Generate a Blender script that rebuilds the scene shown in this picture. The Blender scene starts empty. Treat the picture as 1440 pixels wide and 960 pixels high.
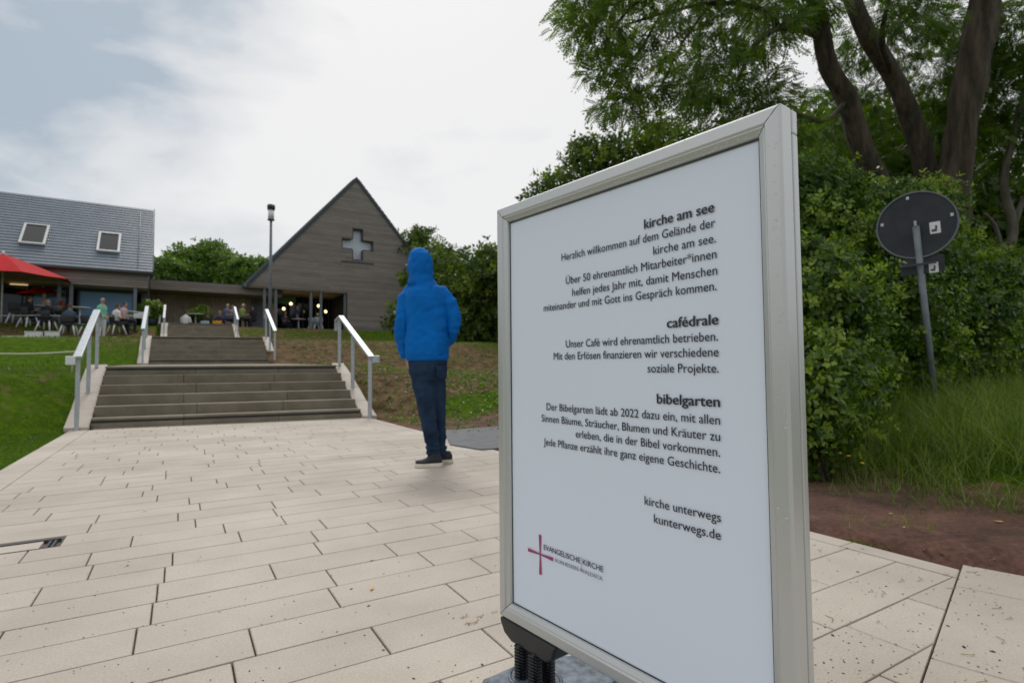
import bpy, bmesh, math, random
import numpy as np
from mathutils import Vector, Matrix, noise
random.seed(7); RNG = np.random.default_rng(11)
SC = bpy.context.scene; COL = SC.collection
# ---------------------------------------------------------------- camera
CAMZ = 0.75; FPX = 780.0
cam_data = bpy.data.cameras.new("camera"); cam_data.sensor_width = 36.0; cam_data.lens = 36.0*FPX/1440.0
cam_data.clip_start = 0.02; cam_data.clip_end = 6000
cam = bpy.data.objects.new("camera", cam_data); COL.objects.link(cam)
CM = Matrix.Translation((0,0,CAMZ)) @ Matrix.Rotation(math.radians(90+2.5),4,'X') @ Matrix.Rotation(math.radians(-0.5),4,'Z')
cam.matrix_world = CM
cam_data.dof.use_dof = True; cam_data.dof.focus_distance = 0.92; cam_data.dof.aperture_fstop = 7.5
SC.camera = cam
SC.view_settings.view_transform = 'Standard'; SC.view_settings.look = 'None'
SC.view_settings.exposure = 0.0; SC.view_settings.gamma = 1.0
# ---------------------------------------------------------------- world and sun
SUN_EL, SUN_AZ = 52.0, -14.0       # azimuth from +Y, negative is left
sd = Vector((math.sin(math.radians(SUN_AZ))*math.cos(math.radians(SUN_EL)), math.cos(math.radians(SUN_AZ))*math.cos(math.radians(SUN_EL)), math.sin(math.radians(SUN_EL))))
world = bpy.data.worlds.new("World"); SC.world = world; world.use_nodes = True
nt = world.node_tree; nt.nodes.clear()
def WN(t, **k):
    n = nt.nodes.new(t)
    for a, b in k.items(): setattr(n, a, b)
    return n
wo = WN('ShaderNodeOutputWorld'); bg = WN('ShaderNodeBackground'); bg.inputs['Strength'].default_value = 0.1
sky = WN('ShaderNodeTexSky', sky_type='NISHITA', sun_disc=False); sky.sun_elevation = math.radians(SUN_EL); sky.sun_rotation = math.radians(SUN_AZ)
sky.air_density = 1.0; sky.dust_density = 3.0
tc = WN('ShaderNodeTexCoord'); mp = WN('ShaderNodeMapping'); mp.inputs['Scale'].default_value = (1.0, 1.0, 2.6); mp.inputs['Location'].default_value = (3.1, 0.4, 0.7)
nz = WN('ShaderNodeTexNoise'); nz.inputs['Scale'].default_value = 3.2; nz.inputs['Detail'].default_value = 6; nz.inputs['Roughness'].default_value = 0.52; nz.inputs['Distortion'].default_value = 0.25
dt = WN('ShaderNodeVectorMath', operation='DOT_PRODUCT'); dt.inputs[1].default_value = tuple(sd)
m1 = WN('ShaderNodeMath', operation='MULTIPLY_ADD'); m1.inputs[1].default_value = 0.80; m1.inputs[2].default_value = 0.50
m2 = WN('ShaderNodeMath', operation='ADD')
m3 = WN('ShaderNodeMath', operation='MULTIPLY_ADD'); m3.inputs[1].default_value = 2.6; m3.inputs[2].default_value = -1.3
cr = WN('ShaderNodeValToRGB'); cr.color_ramp.elements[0].position = 0.0; cr.color_ramp.elements[0].color = (0.42,0.50,0.58,1)
cr.color_ramp.elements[1].position = 1.0; cr.color_ramp.elements[1].color = (0.885,0.885,0.885,1)
e = cr.color_ramp.elements.new(0.45); e.color = (0.72,0.745,0.77,1)
sc9 = WN('ShaderNodeMix', data_type='RGBA', blend_type='MULTIPLY'); sc9.inputs[0].default_value = 1.0; sc9.inputs[7].default_value = (9.9,9.9,9.9,1)
mx = WN('ShaderNodeMix', data_type='RGBA'); mx.inputs[0].default_value = 0.94
L = nt.links.new
L(tc.outputs['Generated'], mp.inputs['Vector']); L(mp.outputs[0], nz.inputs['Vector']); L(tc.outputs['Generated'], dt.inputs[0])
L(dt.outputs['Value'], m1.inputs[0]); L(nz.outputs['Fac'], m3.inputs[0]); d2 = WN('ShaderNodeVectorMath', operation='DOT_PRODUCT'); d2.inputs[1].default_value = tuple(Vector((-1.0,0.80,0.80)).normalized()); L(tc.outputs['Generated'], d2.inputs[0])
b1 = WN('ShaderNodeMapRange'); b1.interpolation_type = 'SMOOTHSTEP'; b1.inputs['From Min'].default_value = .84; b1.inputs['From Max'].default_value = 1.0; b1.inputs['To Max'].default_value = -1.25; L(d2.outputs['Value'], b1.inputs['Value'])
ma = WN('ShaderNodeMath', operation='ADD'); L(m1.outputs[0], ma.inputs[0]); L(b1.outputs[0], ma.inputs[1]); L(ma.outputs[0], m2.inputs[0]); L(m3.outputs[0], m2.inputs[1]); L(m2.outputs[0], cr.inputs[0])
L(cr.outputs[0], sc9.inputs[6]); L(sky.outputs[0], mx.inputs[6]); L(sc9.outputs[2], mx.inputs[7]); L(mx.outputs[2], bg.inputs['Color']); L(bg.outputs[0], wo.inputs['Surface'])
sl = bpy.data.lights.new("sun", 'SUN'); sl.energy = 1.3; sl.angle = math.radians(18); sl.color = (1.0,0.97,0.92)
sun = bpy.data.objects.new("sun", sl); COL.objects.link(sun); sun.rotation_euler = sd.to_track_quat('Z','Y').to_euler()

# ---------------------------------------------------------------- surveying helpers (turn a sighting into a place)
CR = CM.to_3x3()
def ray(px, py): return CR @ Vector(((px-720)/FPX, (480-py)/FPX, -1.0))
def at(px, py, d):
    r = ray(px, py); return Vector((0,0,CAMZ)) + r*(d/r.y)
def atz(px, py, z):
    r = ray(px, py); return Vector((0,0,CAMZ)) + r*((z-CAMZ)/r.z)
def hit(px, py, p0, n):
    r = ray(px, py); o = Vector((0,0,CAMZ)); return o + r*((p0-o).dot(n)/r.dot(n))
# ---------------------------------------------------------------- object helpers
MW = {}
def tag(o, label=None, cat=None, group=None, kind=None):
    if label: o['label'] = label
    if cat: o['category'] = cat
    if group: o['group'] = group
    if kind: o['kind'] = kind
    return o
def thing(name, loc, label, cat, group=None, rotz=0.0):
    o = bpy.data.objects.new(name, None); COL.objects.link(o); o.empty_display_size = 0.1
    o.location = loc; o.rotation_euler = (0,0,rotz); tag(o, label, cat, group)
    MW[o.name] = Matrix.Translation(Vector(loc)) @ Matrix.Rotation(rotz,4,'Z')
    return o
def link(name, me, parent=None):
    o = bpy.data.objects.new(name, me); COL.objects.link(o)
    if parent is not None:
        o.parent = parent; MW[o.name] = MW[parent.name]
    else: MW[o.name] = Matrix.Identity(4)
    return o
def copy_tree(o, parent=None):
    c = o.copy(); COL.objects.link(c)
    if parent is not None: c.parent = parent
    for ch in [x for x in o.children]: copy_tree(ch, c)
    return c
class MB:
    def __init__(s): s.v = []; s.f = []; s.m = []; s.sm = []
    def add(s, vs, fs, mi=0, smooth=False):
        b = len(s.v); s.v += [tuple(v) for v in vs]
        for f in fs: s.f.append(tuple(b+i for i in f)); s.m.append(mi); s.sm.append(smooth)
        return s
    def prism(s, poly, d, mi=0):          # poly: list of Vectors, extruded by vector d
        n = len(poly); d = Vector(d); vs = [Vector(p) for p in poly] + [Vector(p)+d for p in poly]
        fs = [tuple(range(n-1,-1,-1)), tuple(range(n,2*n))] + [(i,(i+1)%n,(i+1)%n+n,i+n) for i in range(n)]
        return s.add(vs, fs, mi)
    def box(s, o, a, b, c, mi=0):         # corner o and three edge vectors
        o, a, b, c = map(Vector, (o,a,b,c)); return s.prism([o, o+a, o+a+b, o+b], c, mi)
    def cbox(s, c, sx, sy, sz, ax=None, mi=0):
        X, Y, Z = ax if ax else (Vector((1,0,0)), Vector((0,1,0)), Vector((0,0,1)))
        o = Vector(c)-X*sx/2-Y*sy/2-Z*sz/2; return s.box(o, X*sx, Y*sy, Z*sz, mi)
    def tube(s, pts, rad, n=10, mi=0, smooth=True, cap=True, flat=1.0):
        pts = [Vector(p) for p in pts]; r = rad if isinstance(rad,(list,tuple)) else [rad]*len(pts)
        ref = Vector((0,0,1)) if abs((pts[-1]-pts[0]).normalized().z) < .9 else Vector((1,0,0))
        vs = []
        for i, p in enumerate(pts):
            t = (pts[min(i+1,len(pts)-1)]-pts[max(i-1,0)]).normalized()
            x = t.cross(ref).normalized(); y = t.cross(x).normalized()
            for k in range(n):
                a = 2*math.pi*k/n; vs.append(p + x*math.cos(a)*r[i] + y*math.sin(a)*r[i]*flat)
        fs = [(i*n+k, i*n+(k+1)%n, (i+1)*n+(k+1)%n, (i+1)*n+k) for i in range(len(pts)-1) for k in range(n)]
        if cap: fs += [tuple(range(n-1,-1,-1)), tuple(range((len(pts)-1)*n, len(pts)*n))]
        return s.add(vs, fs, mi, smooth)
    def lathe(s, c, prof, n=16, mi=0, smooth=True):   # prof: list of (r,z)
        c = Vector(c); vs = [c+Vector((r*math.cos(2*math.pi*k/n), r*math.sin(2*math.pi*k/n), z)) for r, z in prof for k in range(n)]
        m = len(prof); fs = [(i*n+k, i*n+(k+1)%n, (i+1)*n+(k+1)%n, (i+1)*n+k) for i in range(m-1) for k in range(n)]
        fs += [tuple(range(n-1,-1,-1)), tuple(range((m-1)*n, m*n))]
        return s.add(vs, fs, mi, smooth)
    def loft(s, secs, n=16, mi=0):        # secs: (center, xvec, yvec), rounded oval sections
        vs = []
        for c, x, y in secs:
            c, x, y = Vector(c), Vector(x), Vector(y)
            for k in range(n):
                a = 2*math.pi*k/n; vs.append(c + x*math.cos(a) + y*math.sin(a))
        m = len(secs); fs = [(i*n+k, i*n+(k+1)%n, (i+1)*n+(k+1)%n, (i+1)*n+k) for i in range(m-1) for k in range(n)]
        fs += [tuple(range(n-1,-1,-1)), tuple(range((m-1)*n, m*n))]
        return s.add(vs, fs, mi, True)
    def mesh(s, name, mats, M=None):
        me = bpy.data.meshes.new(name)
        vs = s.v if M is None else [tuple(M @ Vector(v)) for v in s.v]
        me.from_pydata(vs, [], s.f); mats = mats if isinstance(mats,(list,tuple)) else [mats]
        for m in mats: me.materials.append(m)
        me.polygons.foreach_set('material_index', s.m); me.polygons.foreach_set('use_smooth', s.sm)
        bm = bmesh.new(); bm.from_mesh(me); bmesh.ops.recalc_face_normals(bm, faces=bm.faces); bm.to_mesh(me); bm.free()
        me.update(); return me
    def build(s, name, mats, parent=None, world=True, bevel=0.0):
        M = MW[parent.name].inverted() if (parent is not None and world) else None
        o = link(name, s.mesh(name, mats, M), parent)
        if bevel:
            b = o.modifiers.new('bevel','BEVEL'); b.width = bevel; b.segments = 2; b.limit_method = 'ANGLE'; b.angle_limit = math.radians(40)
        return o
def np_mesh(name, V, F, mats, attrs=None, smooth=False):
    me = bpy.data.meshes.new(name); V = np.ascontiguousarray(V, dtype=np.float32); F = np.ascontiguousarray(F, dtype=np.int32); k = F.shape[1]
    me.vertices.add(len(V)); me.vertices.foreach_set('co', V.ravel()); me.loops.add(F.size); me.loops.foreach_set('vertex_index', F.ravel())
    me.polygons.add(len(F)); me.polygons.foreach_set('loop_start', np.arange(0, F.size, k, dtype=np.int32))
    me.polygons.foreach_set('loop_total', np.full(len(F), k, dtype=np.int32))
    if smooth: me.polygons.foreach_set('use_smooth', np.ones(len(F), dtype=bool))
    for m in (mats if isinstance(mats,(list,tuple)) else [mats]): me.materials.append(m)
    me.update(calc_edges=True)
    for an, arr in (attrs or {}).items():
        a = me.attributes.new(an, 'FLOAT', 'POINT'); a.data.foreach_set('value', np.ascontiguousarray(arr, dtype=np.float32))
    return me
def grid_faces(nu, nv):
    i, j = np.meshgrid(np.arange(nu-1), np.arange(nv-1), indexing='ij'); a = (i*nv+j).ravel()
    return np.stack([a, a+nv, a+nv+1, a+1], 1)
def remesh(mb, voxel, smooth_it=6, fac=0.5, func=None):
    me = mb.mesh('tmp', [], None); o = bpy.data.objects.new('tmp', me); COL.objects.link(o)
    r = o.modifiers.new('r','REMESH'); r.mode = 'VOXEL'; r.voxel_size = voxel; r.use_smooth_shade = True
    s = o.modifiers.new('s','SMOOTH'); s.iterations = smooth_it; s.factor = fac
    dg = bpy.context.evaluated_depsgraph_get(); out = bpy.data.meshes.new_from_object(o.evaluated_get(dg))
    bpy.data.objects.remove(o); bpy.data.meshes.remove(me)
    if func:
        for v in out.vertices: v.co = func(v.co.copy(), v.normal.copy())
    out.polygons.foreach_set('use_smooth', [True]*len(out.polygons)); out.update(); return out
# ---------------------------------------------------------------- materials
def mat(name, c1, c2=None, scale=6.0, rough=0.7, metal=0.0, bump=0.0, bscale=None, detail=4.0, spec=0.5, fine=0.0, fscale=120.0, stretch=(1,1,1), lo=0.35, hi=0.65, objvar=0.0, world_co=False, emit=None, coat=0.0):
    m = bpy.data.materials.new(name); m.use_nodes = True; T = m.node_tree; B = T.nodes['Principled BSDF']; K = T.links.new
    B.inputs['Roughness'].default_value = rough; B.inputs['Metallic'].default_value = metal; B.inputs['Specular IOR Level'].default_value = spec
    B.inputs['Coat Weight'].default_value = coat
    tc = T.nodes.new('ShaderNodeTexCoord'); mp = T.nodes.new('ShaderNodeMapping'); mp.inputs['Scale'].default_value = stretch
    if world_co:
        g = T.nodes.new('ShaderNodeNewGeometry'); K(g.outputs['Position'], mp.inputs['Vector'])
    else: K(tc.outputs['Object'], mp.inputs['Vector'])
    col = None
    nz = T.nodes.new('ShaderNodeTexNoise'); nz.inputs['Scale'].default_value = scale; nz.inputs['Detail'].default_value = detail; nz.inputs['Roughness'].default_value = 0.6; K(mp.outputs[0], nz.inputs['Vector'])
    rp = T.nodes.new('ShaderNodeValToRGB'); rp.color_ramp.elements[0].position = lo; rp.color_ramp.elements[1].position = hi
    rp.color_ramp.elements[0].color = (*c1,1); rp.color_ramp.elements[1].color = (*(c2 or c1),1); K(nz.outputs['Fac'], rp.inputs[0]); col = rp.outputs[0]
    if fine:
        n2 = T.nodes.new('ShaderNodeTexNoise'); n2.inputs['Scale'].default_value = fscale; n2.inputs['Detail'].default_value = 3; K(mp.outputs[0], n2.inputs['Vector'])
        mr = T.nodes.new('ShaderNodeMapRange'); mr.inputs['From Min'].default_value = 0.3; mr.inputs['From Max'].default_value = 0.7; mr.inputs['To Min'].default_value = 1-fine; mr.inputs['To Max'].default_value = 1+fine; K(n2.outputs['Fac'], mr.inputs['Value'])
        mm = T.nodes.new('ShaderNodeVectorMath'); mm.operation = 'SCALE'; K(col, mm.inputs[0]); K(mr.outputs[0], mm.inputs['Scale']); col = mm.outputs[0]
    if objvar:
        oi = T.nodes.new('ShaderNodeObjectInfo'); mr = T.nodes.new('ShaderNodeMapRange'); mr.inputs['To Min'].default_value = 1-objvar; mr.inputs['To Max'].default_value = 1+objvar; K(oi.outputs['Random'], mr.inputs['Value'])
        mm = T.nodes.new('ShaderNodeVectorMath'); mm.operation = 'SCALE'; K(col, mm.inputs[0]); K(mr.outputs[0], mm.inputs['Scale']); col = mm.outputs[0]
    K(col, B.inputs['Base Color'])
    if bump:
        n3 = T.nodes.new('ShaderNodeTexNoise'); n3.inputs['Scale'].default_value = bscale or scale*6; n3.inputs['Detail'].default_value = 5; K(mp.outputs[0], n3.inputs['Vector'])
        bp = T.nodes.new('ShaderNodeBump'); bp.inputs['Strength'].default_value = bump; bp.inputs['Distance'].default_value = 0.03 if 'bark' in name else 0.01; K(n3.outputs['Fac'], bp.inputs['Height']); K(bp.outputs[0], B.inputs['Normal'])
    if emit:
        B.inputs['Emission Color'].default_value = (*emit[0],1); B.inputs['Emission Strength'].default_value = emit[1]
    return m
def leafmat(name, ca, cb, cc, trans=0.35, rough=0.45):
    m = bpy.data.materials.new(name); m.use_nodes = True; T = m.node_tree; T.nodes.clear(); K = T.links.new
    out = T.nodes.new('ShaderNodeOutputMaterial'); at_ = T.nodes.new('ShaderNodeAttribute'); at_.attribute_name = 'var'
    rp = T.nodes.new('ShaderNodeValToRGB'); rp.color_ramp.elements[0].color = (*ca,1); rp.color_ramp.elements[1].color = (*cc,1)
    e = rp.color_ramp.elements.new(0.6); e.color = (*cb,1); K(at_.outputs['Fac'], rp.inputs[0])
    B = T.nodes.new('ShaderNodeBsdfPrincipled'); B.inputs['Roughness'].default_value = rough; B.inputs['Specular IOR Level'].default_value = 0.35; K(rp.outputs[0], B.inputs['Base Color'])
    tr = T.nodes.new('ShaderNodeBsdfTranslucent'); sc = T.nodes.new('ShaderNodeVectorMath'); sc.operation = 'MULTIPLY'; sc.inputs[1].default_value = (1.6,1.8,0.5); K(rp.outputs[0], sc.inputs[0]); K(sc.outputs[0], tr.inputs['Color'])
    ms = T.nodes.new('ShaderNodeMixShader'); ms.inputs[0].default_value = trans; K(B.outputs[0], ms.inputs[1]); K(tr.outputs[0], ms.inputs[2]); K(ms.outputs[0], out.inputs['Surface'])
    return m
M = {}
M['slab'] = mat('pale_stone', (0.44,0.385,0.325), (0.555,0.49,0.42), 1.3, rough=0.65, spec=0.35, bump=0.25, bscale=90, fine=0.10, fscale=160, objvar=0.05, world_co=True)
M['joint'] = mat('joint_sand', (0.09,0.075,0.06), (0.17,0.14,0.11), 20, rough=0.95, world_co=True)
M['step'] = mat('brown_grey_stone', (0.175,0.145,0.10), (0.24,0.205,0.15), 3, rough=0.7, bump=0.3, bscale=60, fine=0.12, fscale=90, objvar=0.07, world_co=True)
M['galv'] = mat('galvanised_steel', (0.46,0.49,0.52), (0.56,0.59,0.62), 18, rough=0.5, metal=0.6, fine=0.08, fscale=60)
M['soil'] = mat('red_brown_soil', (0.065,0.030,0.020), (0.145,0.070,0.046), 3.5, rough=0.95, bump=1.0, bscale=25, fine=0.3, fscale=45, world_co=True)
M['clad'] = mat('grey_brown_cladding', (0.22,0.186,0.163), (0.275,0.235,0.208), 0.8, rough=0.75, fine=0.12, fscale=14, stretch=(1,1,6), world_co=True)
M['slate'] = mat('blue_grey_roof_tile', (0.14,0.172,0.21), (0.175,0.208,0.25), 1.4, rough=0.4, fine=0.05, fscale=5, world_co=True)
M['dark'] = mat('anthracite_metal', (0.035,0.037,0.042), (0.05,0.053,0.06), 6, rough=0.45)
M['colm'] = mat('grey_painted_column', (0.13,0.145,0.165), (0.16,0.175,0.195), 6, rough=0.45)
M['soffit'] = mat('pale_soffit_board', (0.42,0.36,0.29), (0.5,0.43,0.35), 3, rough=0.8, world_co=True)
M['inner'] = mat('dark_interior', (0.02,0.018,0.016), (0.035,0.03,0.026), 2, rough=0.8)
M['glass'] = mat('sky_reflection_glass', (0.17,0.33,0.55), (0.20,0.37,0.60), 0.4, rough=0.06, spec=0.35)  # blue sky reflection is put into the base colour
M['glassd'] = mat('dark_window_glass', (0.008,0.009,0.01), (0.015,0.015,0.015), 0.4, rough=0.05, spec=0.5)
M['white'] = mat('white_paint', (0.72,0.72,0.72), (0.8,0.8,0.8), 5, rough=0.5)
M['woodw'] = mat('brown_timber_wall', (0.42,0.31,0.23), (0.56,0.43,0.33), 1.2, rough=0.7, fine=0.2, fscale=8, stretch=(1,1,.3), world_co=True)
# ---------------------------------------------------------------- site frame: s runs along the paving courses, v up the hill
TH = math.radians(31.0); E1 = Vector((math.cos(TH), math.sin(TH), 0)); E2 = Vector((-math.sin(TH), math.cos(TH), 0)); UP = Vector((0,0,1))
P0 = Vector((-5.30, 7.0, 0))
def W(s, v, z=0.0): return P0 + E1*s + E2*v + UP*z
def sv(p): r = Vector((p[0],p[1],0))-P0; return r.dot(E1), r.dot(E2)
def sst(x, a, b):
    t = min(1,max(0,(x-a)/(b-a))); return t*t*(3-2*t)
def prof(v): return float(np.interp(v, [0,1.85,8.2,10.1,19.9,21.8,24], [0,.78,.86,1.66,2.05,2.85,2.87]))
def proft(v): return float(np.interp(v, [-.1,0,1.8,2.6,7.7,10.0,11,19.4,21.6,23], [0,0,.72,.80,.86,1.60,1.66,2.02,2.74,2.85]))
def terr(s, v):
    p = W(s, v); X, Y = p.x, max(p.y, .5)
    if s < 1.6:
        ul = max(0.0, -.22-s); ve = v + min(ul*0.85, 6) if v < 1.9 else max(v, min(v, 99))
        if v < 1.9: ve = min(ve, 1.9+max(0, ve-1.9)*.25)
        z = proft(ve)
        z += 0.05*noise.noise(Vector((s*.5, v*.5, 0)))*min(1, ul*1.5)
        z -= .03
    else:
        sp = s-3.3
        k = min(1, max(0, sp)*.5); vb = -2.3*k*min(1, max(0,sp)/1.2)
        vv = v + .14*min(max(s,0),3.3)
        if vv < 1.85: z = max(0, (vv-vb)/(1.85-vb))*.72
        else: z = proft(vv)
        cr1 = 1-.30*sst(sp,0,4)
        z *= cr1 + (1-cr1)*sst(vv, 6, 11)
        z += 0.06*noise.noise(Vector((s*.6, v*.6, 3)))*min(1, max(0,sp)*1.5)
        w = sst(X/Y if p.y > 0 else 1, .0, .30)
        low = .30*sst(s, 4.6, 7.5) + .05*noise.noise(Vector((X*.8, Y*.8, 5)))*sst(s,3.7,5)
        far = sst(v, 24, 40)*1.2
        z = z*(1-w)+(low+far)*w
        z -= .03
    return z
def corridor(s, v):
    if v < -.35: return v > -60 and -.1 <= s <= 3.3
    if v < 4: return -.0 <= s <= 3.45
    return 0.05 <= s <= 3.02 and v < 23.3
def build_ground():
    S = np.unique(np.round(np.concatenate([np.linspace(-400,-60,9), np.linspace(-60,-12,40), np.arange(-12,-.2,.3), [-.2,-.12,0.02,.08,.5,1.5,2.6,3.0,3.06,3.28,3.34,3.44,3.5], np.arange(3.8,16,.3), np.linspace(16,60,40), np.linspace(60,400,9)]),3))
    V = np.unique(np.round(np.concatenate([np.linspace(-400,-40,8), np.linspace(-40,-14,12), np.arange(-14,26,.25), [-.36,-.34,3.98,4.02,23.28,23.34], np.linspace(26,80,40), np.linspace(80,500,8)]),3))
    P = np.zeros((len(S),len(V),3))
    for i, s in enumerate(S):
        for j, v in enumerate(V):
            z = terr(s, v)
            if corridor(s, v): z = min(z,0) - .0 if False else (-.30 if v < 6 else prof(v)-.6 if v < 24 else z)
            p = W(s, v, z)
            if v < -6.5:                       # behind and beside the camera the plaza spreads, so the sheet lies below it
                q = W(s, v)
                if -0.3 < s < 12 and v > -60: p.z = min(p.z, z)
            P[i,j] = p
    return P, S, V
# pavement strips --------------------------------------------------
CUT_A, CUT_B = atz(1353,793,0), atz(1295,960,0); cd = (CUT_A-CUT_B).normalized(); F1v = cd; F2v = Vector((-cd.y, cd.x, 0))   # second panel frame
def pave_edge_dist(p):   # >0 inside pavement
    s, v = sv(p); a = min(s+.2, 3.37-s) if v > -8.3 else -1
    r = Vector((p[0],p[1],0))-CUT_A; b1 = r.dot(cd); b2 = r.dot(F2v)
    b = min(.16-b1 , b1+4.6) if b2 < .05 else -1
    return max(a if (CUT_n(p) >= -.01) else -1, b)
def CUT_n(p): return (Vector((p[0],p[1],0))-CUT_A).dot(F2v)   # >0 on panel one
GP, GS, GV = build_ground()
for i in range(len(GS)):
    for j in range(len(GV)):
        p = Vector(GP[i,j]); d = (Vector((p.x,p.y,0))-CUT_A)
        if d.dot(F2v) < .4 and -14 < d.dot(F2v) and -4.9 < d.dot(cd) < .12: GP[i,j,2] = -.30
        elif d.dot(F2v) < .4 and -14 < d.dot(F2v) and d.dot(cd) < .5: GP[i,j,2] = min(GP[i,j,2], -.02)
nn = (len(GS), len(GV)); gF = grid_faces(*nn)
gV = GP.reshape(-1,3)
# how much grass grows where: 1 = green, 0 = bare soil
gm = np.zeros(len(gV))
for k, p in enumerate(gV):
    s, v = sv(p); n = noise.noise(Vector((p[0]*.35,p[1]*.35,0))) + .5*noise.noise(Vector((p[0]*1.3,p[1]*1.3,7)))
    if s < 1.6:
        g = .82 + .35*n - .8*math.exp(-((v+min(0,s+.2)*-.6-2.6)/.9)**2)*(.6+n) - .75*math.exp(-((v-19.6)/1.6)**2) - .5*math.exp(-((v-10.6)/.8)**2)
    else:
        X, Y = p[0], max(p[1],.5)
        g = .18 + .30*n + .9*math.exp(-((v+1.0)/.55)**2)*sst(s,3.9,4.8) + .35*math.exp(-((v-20.3)/1.1)**2) + .3*sst(s,7,12)
        if X/Y > .18 or s > 13: g = .25 if s < 5.2 else .8
    gm[k] = g
def ground_material():
    m = bpy.data.materials.new('lawn_and_soil'); m.use_nodes = True; T = m.node_tree; B = T.nodes['Principled BSDF']; K = T.links.new
    B.inputs['Roughness'].default_value = .95; B.inputs['Specular IOR Level'].default_value = .05
    g = T.nodes.new('ShaderNodeNewGeometry'); a = T.nodes.new('ShaderNodeAttribute'); a.attribute_name = 'grass'
    def nzr(sc, c0, c1, lo=.35, hi=.65):
        n = T.nodes.new('ShaderNodeTexNoise'); n.inputs['Scale'].default_value = sc; n.inputs['Detail'].default_value = 6; K(g.outputs['Position'], n.inputs['Vector'])
        r = T.nodes.new('ShaderNodeValToRGB'); r.color_ramp.elements[0].position = lo; r.color_ramp.elements[1].position = hi
        r.color_ramp.elements[0].color = (*c0,1); r.color_ramp.elements[1].color = (*c1,1); K(n.outputs['Fac'], r.inputs[0]); return n, r
    n1, soil = nzr(5, (.085,.055,.03), (.19,.13,.07)); n2, gr = nzr(9, (.040,.085,.002), (.080,.142,.004)); n3, _ = nzr(7, (0,0,0), (1,1,1))
    ad = T.nodes.new('ShaderNodeMath'); ad.operation = 'MULTIPLY_ADD'; ad.inputs[1].default_value = 1.3; K(n3.outputs['Fac'], ad.inputs[0])
    sb = T.nodes.new('ShaderNodeMath'); sb.operation = 'SUBTRACT'; sb.inputs[1].default_value = .65; K(a.outputs['Fac'], sb.inputs[0]); K(sb.outputs[0], ad.inputs[2])
    mr = T.nodes.new('ShaderNodeMapRange'); mr.inputs['From Min'].default_value = .35; mr.inputs['From Max'].default_value = .6; K(ad.outputs[0], mr.inputs['Value'])
    mx = T.nodes.new('ShaderNodeMix'); mx.data_type = 'RGBA'; K(mr.outputs[0], mx.inputs[0]); K(soil.outputs[0], mx.inputs[6]); K(gr.outputs[0], mx.inputs[7]); K(mx.outputs[2], B.inputs['Base Color'])
    nb, _ = nzr(40, (0,0,0), (1,1,1)); bp = T.nodes.new('ShaderNodeBump'); bp.inputs['Strength'].default_value = .9; bp.inputs['Distance'].default_value = .03; K(nb.outputs['Fac'], bp.inputs['Height']); K(bp.outputs[0], B.inputs['Normal'])
    return m
M['ground'] = ground_material()
o = link('ground', np_mesh('ground', gV, gF, M['ground'], {'grass': gm}, smooth=True)); tag(o, 'green and brown banked ground sloping up from the paving to the terrace', kind='structure')
from mathutils.bvhtree import BVHTree
GT = BVHTree.FromPolygons([tuple(v) for v in gV], [tuple(f) for f in gF])
def gz(x, y):
    h = GT.ray_cast(Vector((x,y,60)), Vector((0,0,-1))); return h[0].z if h[0] else 0.0
# ---------------------------------------------------------------- pavement
def clip(poly, p0, n):            # keep side where (p-p0).n >= 0
    out = []
    for i in range(len(poly)):
        a, b = poly[i], poly[(i+1)%len(poly)]; da, db = (a-p0).dot(n), (b-p0).dot(n)
        if da >= 0: out.append(a)
        if da*db < 0: out.append(a + (b-a)*(da/(da-db)))
    return out
ROW = .179; GAP = .0024
tiles = []
def inset(poly, g):
    c = sum(poly, Vector())/len(poly); n = len(poly); q = list(poly)
    for i in range(n):
        a, b = poly[i], poly[(i+1)%n]; d = (b-a)
        if d.length < 1e-6: continue
        nn_ = Vector((-d.y, d.x, 0)).normalized()
        if (c-a).dot(nn_) < 0: nn_ = -nn_
        q = clip(q, a+nn_*g, nn_)
        if len(q) < 3: return []
    return q
CUTD = F2v
v0 = -5.68
r0 = int((-9.6-v0)/ROW)-1
vr = v0 + r0*ROW
rows = []
while vr < .1:
    rows.append(vr); vr += ROW
rr = random.Random(5); DEND = sv(atz(79,757,0))[0]+.03
for vr in rows:
    s = -.005 + -rr.random()*.3
    first = True
    while s < 3.27:
        l = rr.choice([.26,.36,.36,.45,.54,.54,.62])
        if 3.27-(s+l) < .15: l = 3.3-s
        s0, s1 = max(s, -.005), min(s+l, 3.27)
        if s1-s0 > .08:
            drain = abs(vr-v0) < .01 and s0 < DEND-.02
            if drain and s0 < 0.01 and DEND-.65 > .03: tiles.append([W(-.005,vr), W(DEND-.655,vr), W(DEND-.655,vr+ROW), W(-.005,vr+ROW)])
            if drain and s1 > DEND: tiles.append([W(DEND,vr), W(s1,vr), W(s1,vr+ROW), W(DEND,vr+ROW)])
            q = [W(s0,vr), W(s1,vr), W(s1,vr+ROW), W(s0,vr+ROW)]
            if not drain: tiles.append(q)
        s += l
v = -9.6
while v < .05:                     # border courses along both edges
    l = rr.choice([.36,.45,.54]); tiles.append([W(-.2,v), W(-.005,v), W(-.005,v+l), W(-.2,v+l)])
    tiles.append([W(3.27,v), W(3.37,v), W(3.37,v+l), W(3.27,v+l)]); v += l
# joint under the stairs
pan1 = []
stair_cut = W(0,0) ; 
for q in tiles:
    q = clip(q, CUT_A, CUTD)
    if len(q) >= 3:
        q = inset(q, GAP)
        if len(q) >= 3: pan1.append(q)
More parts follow.
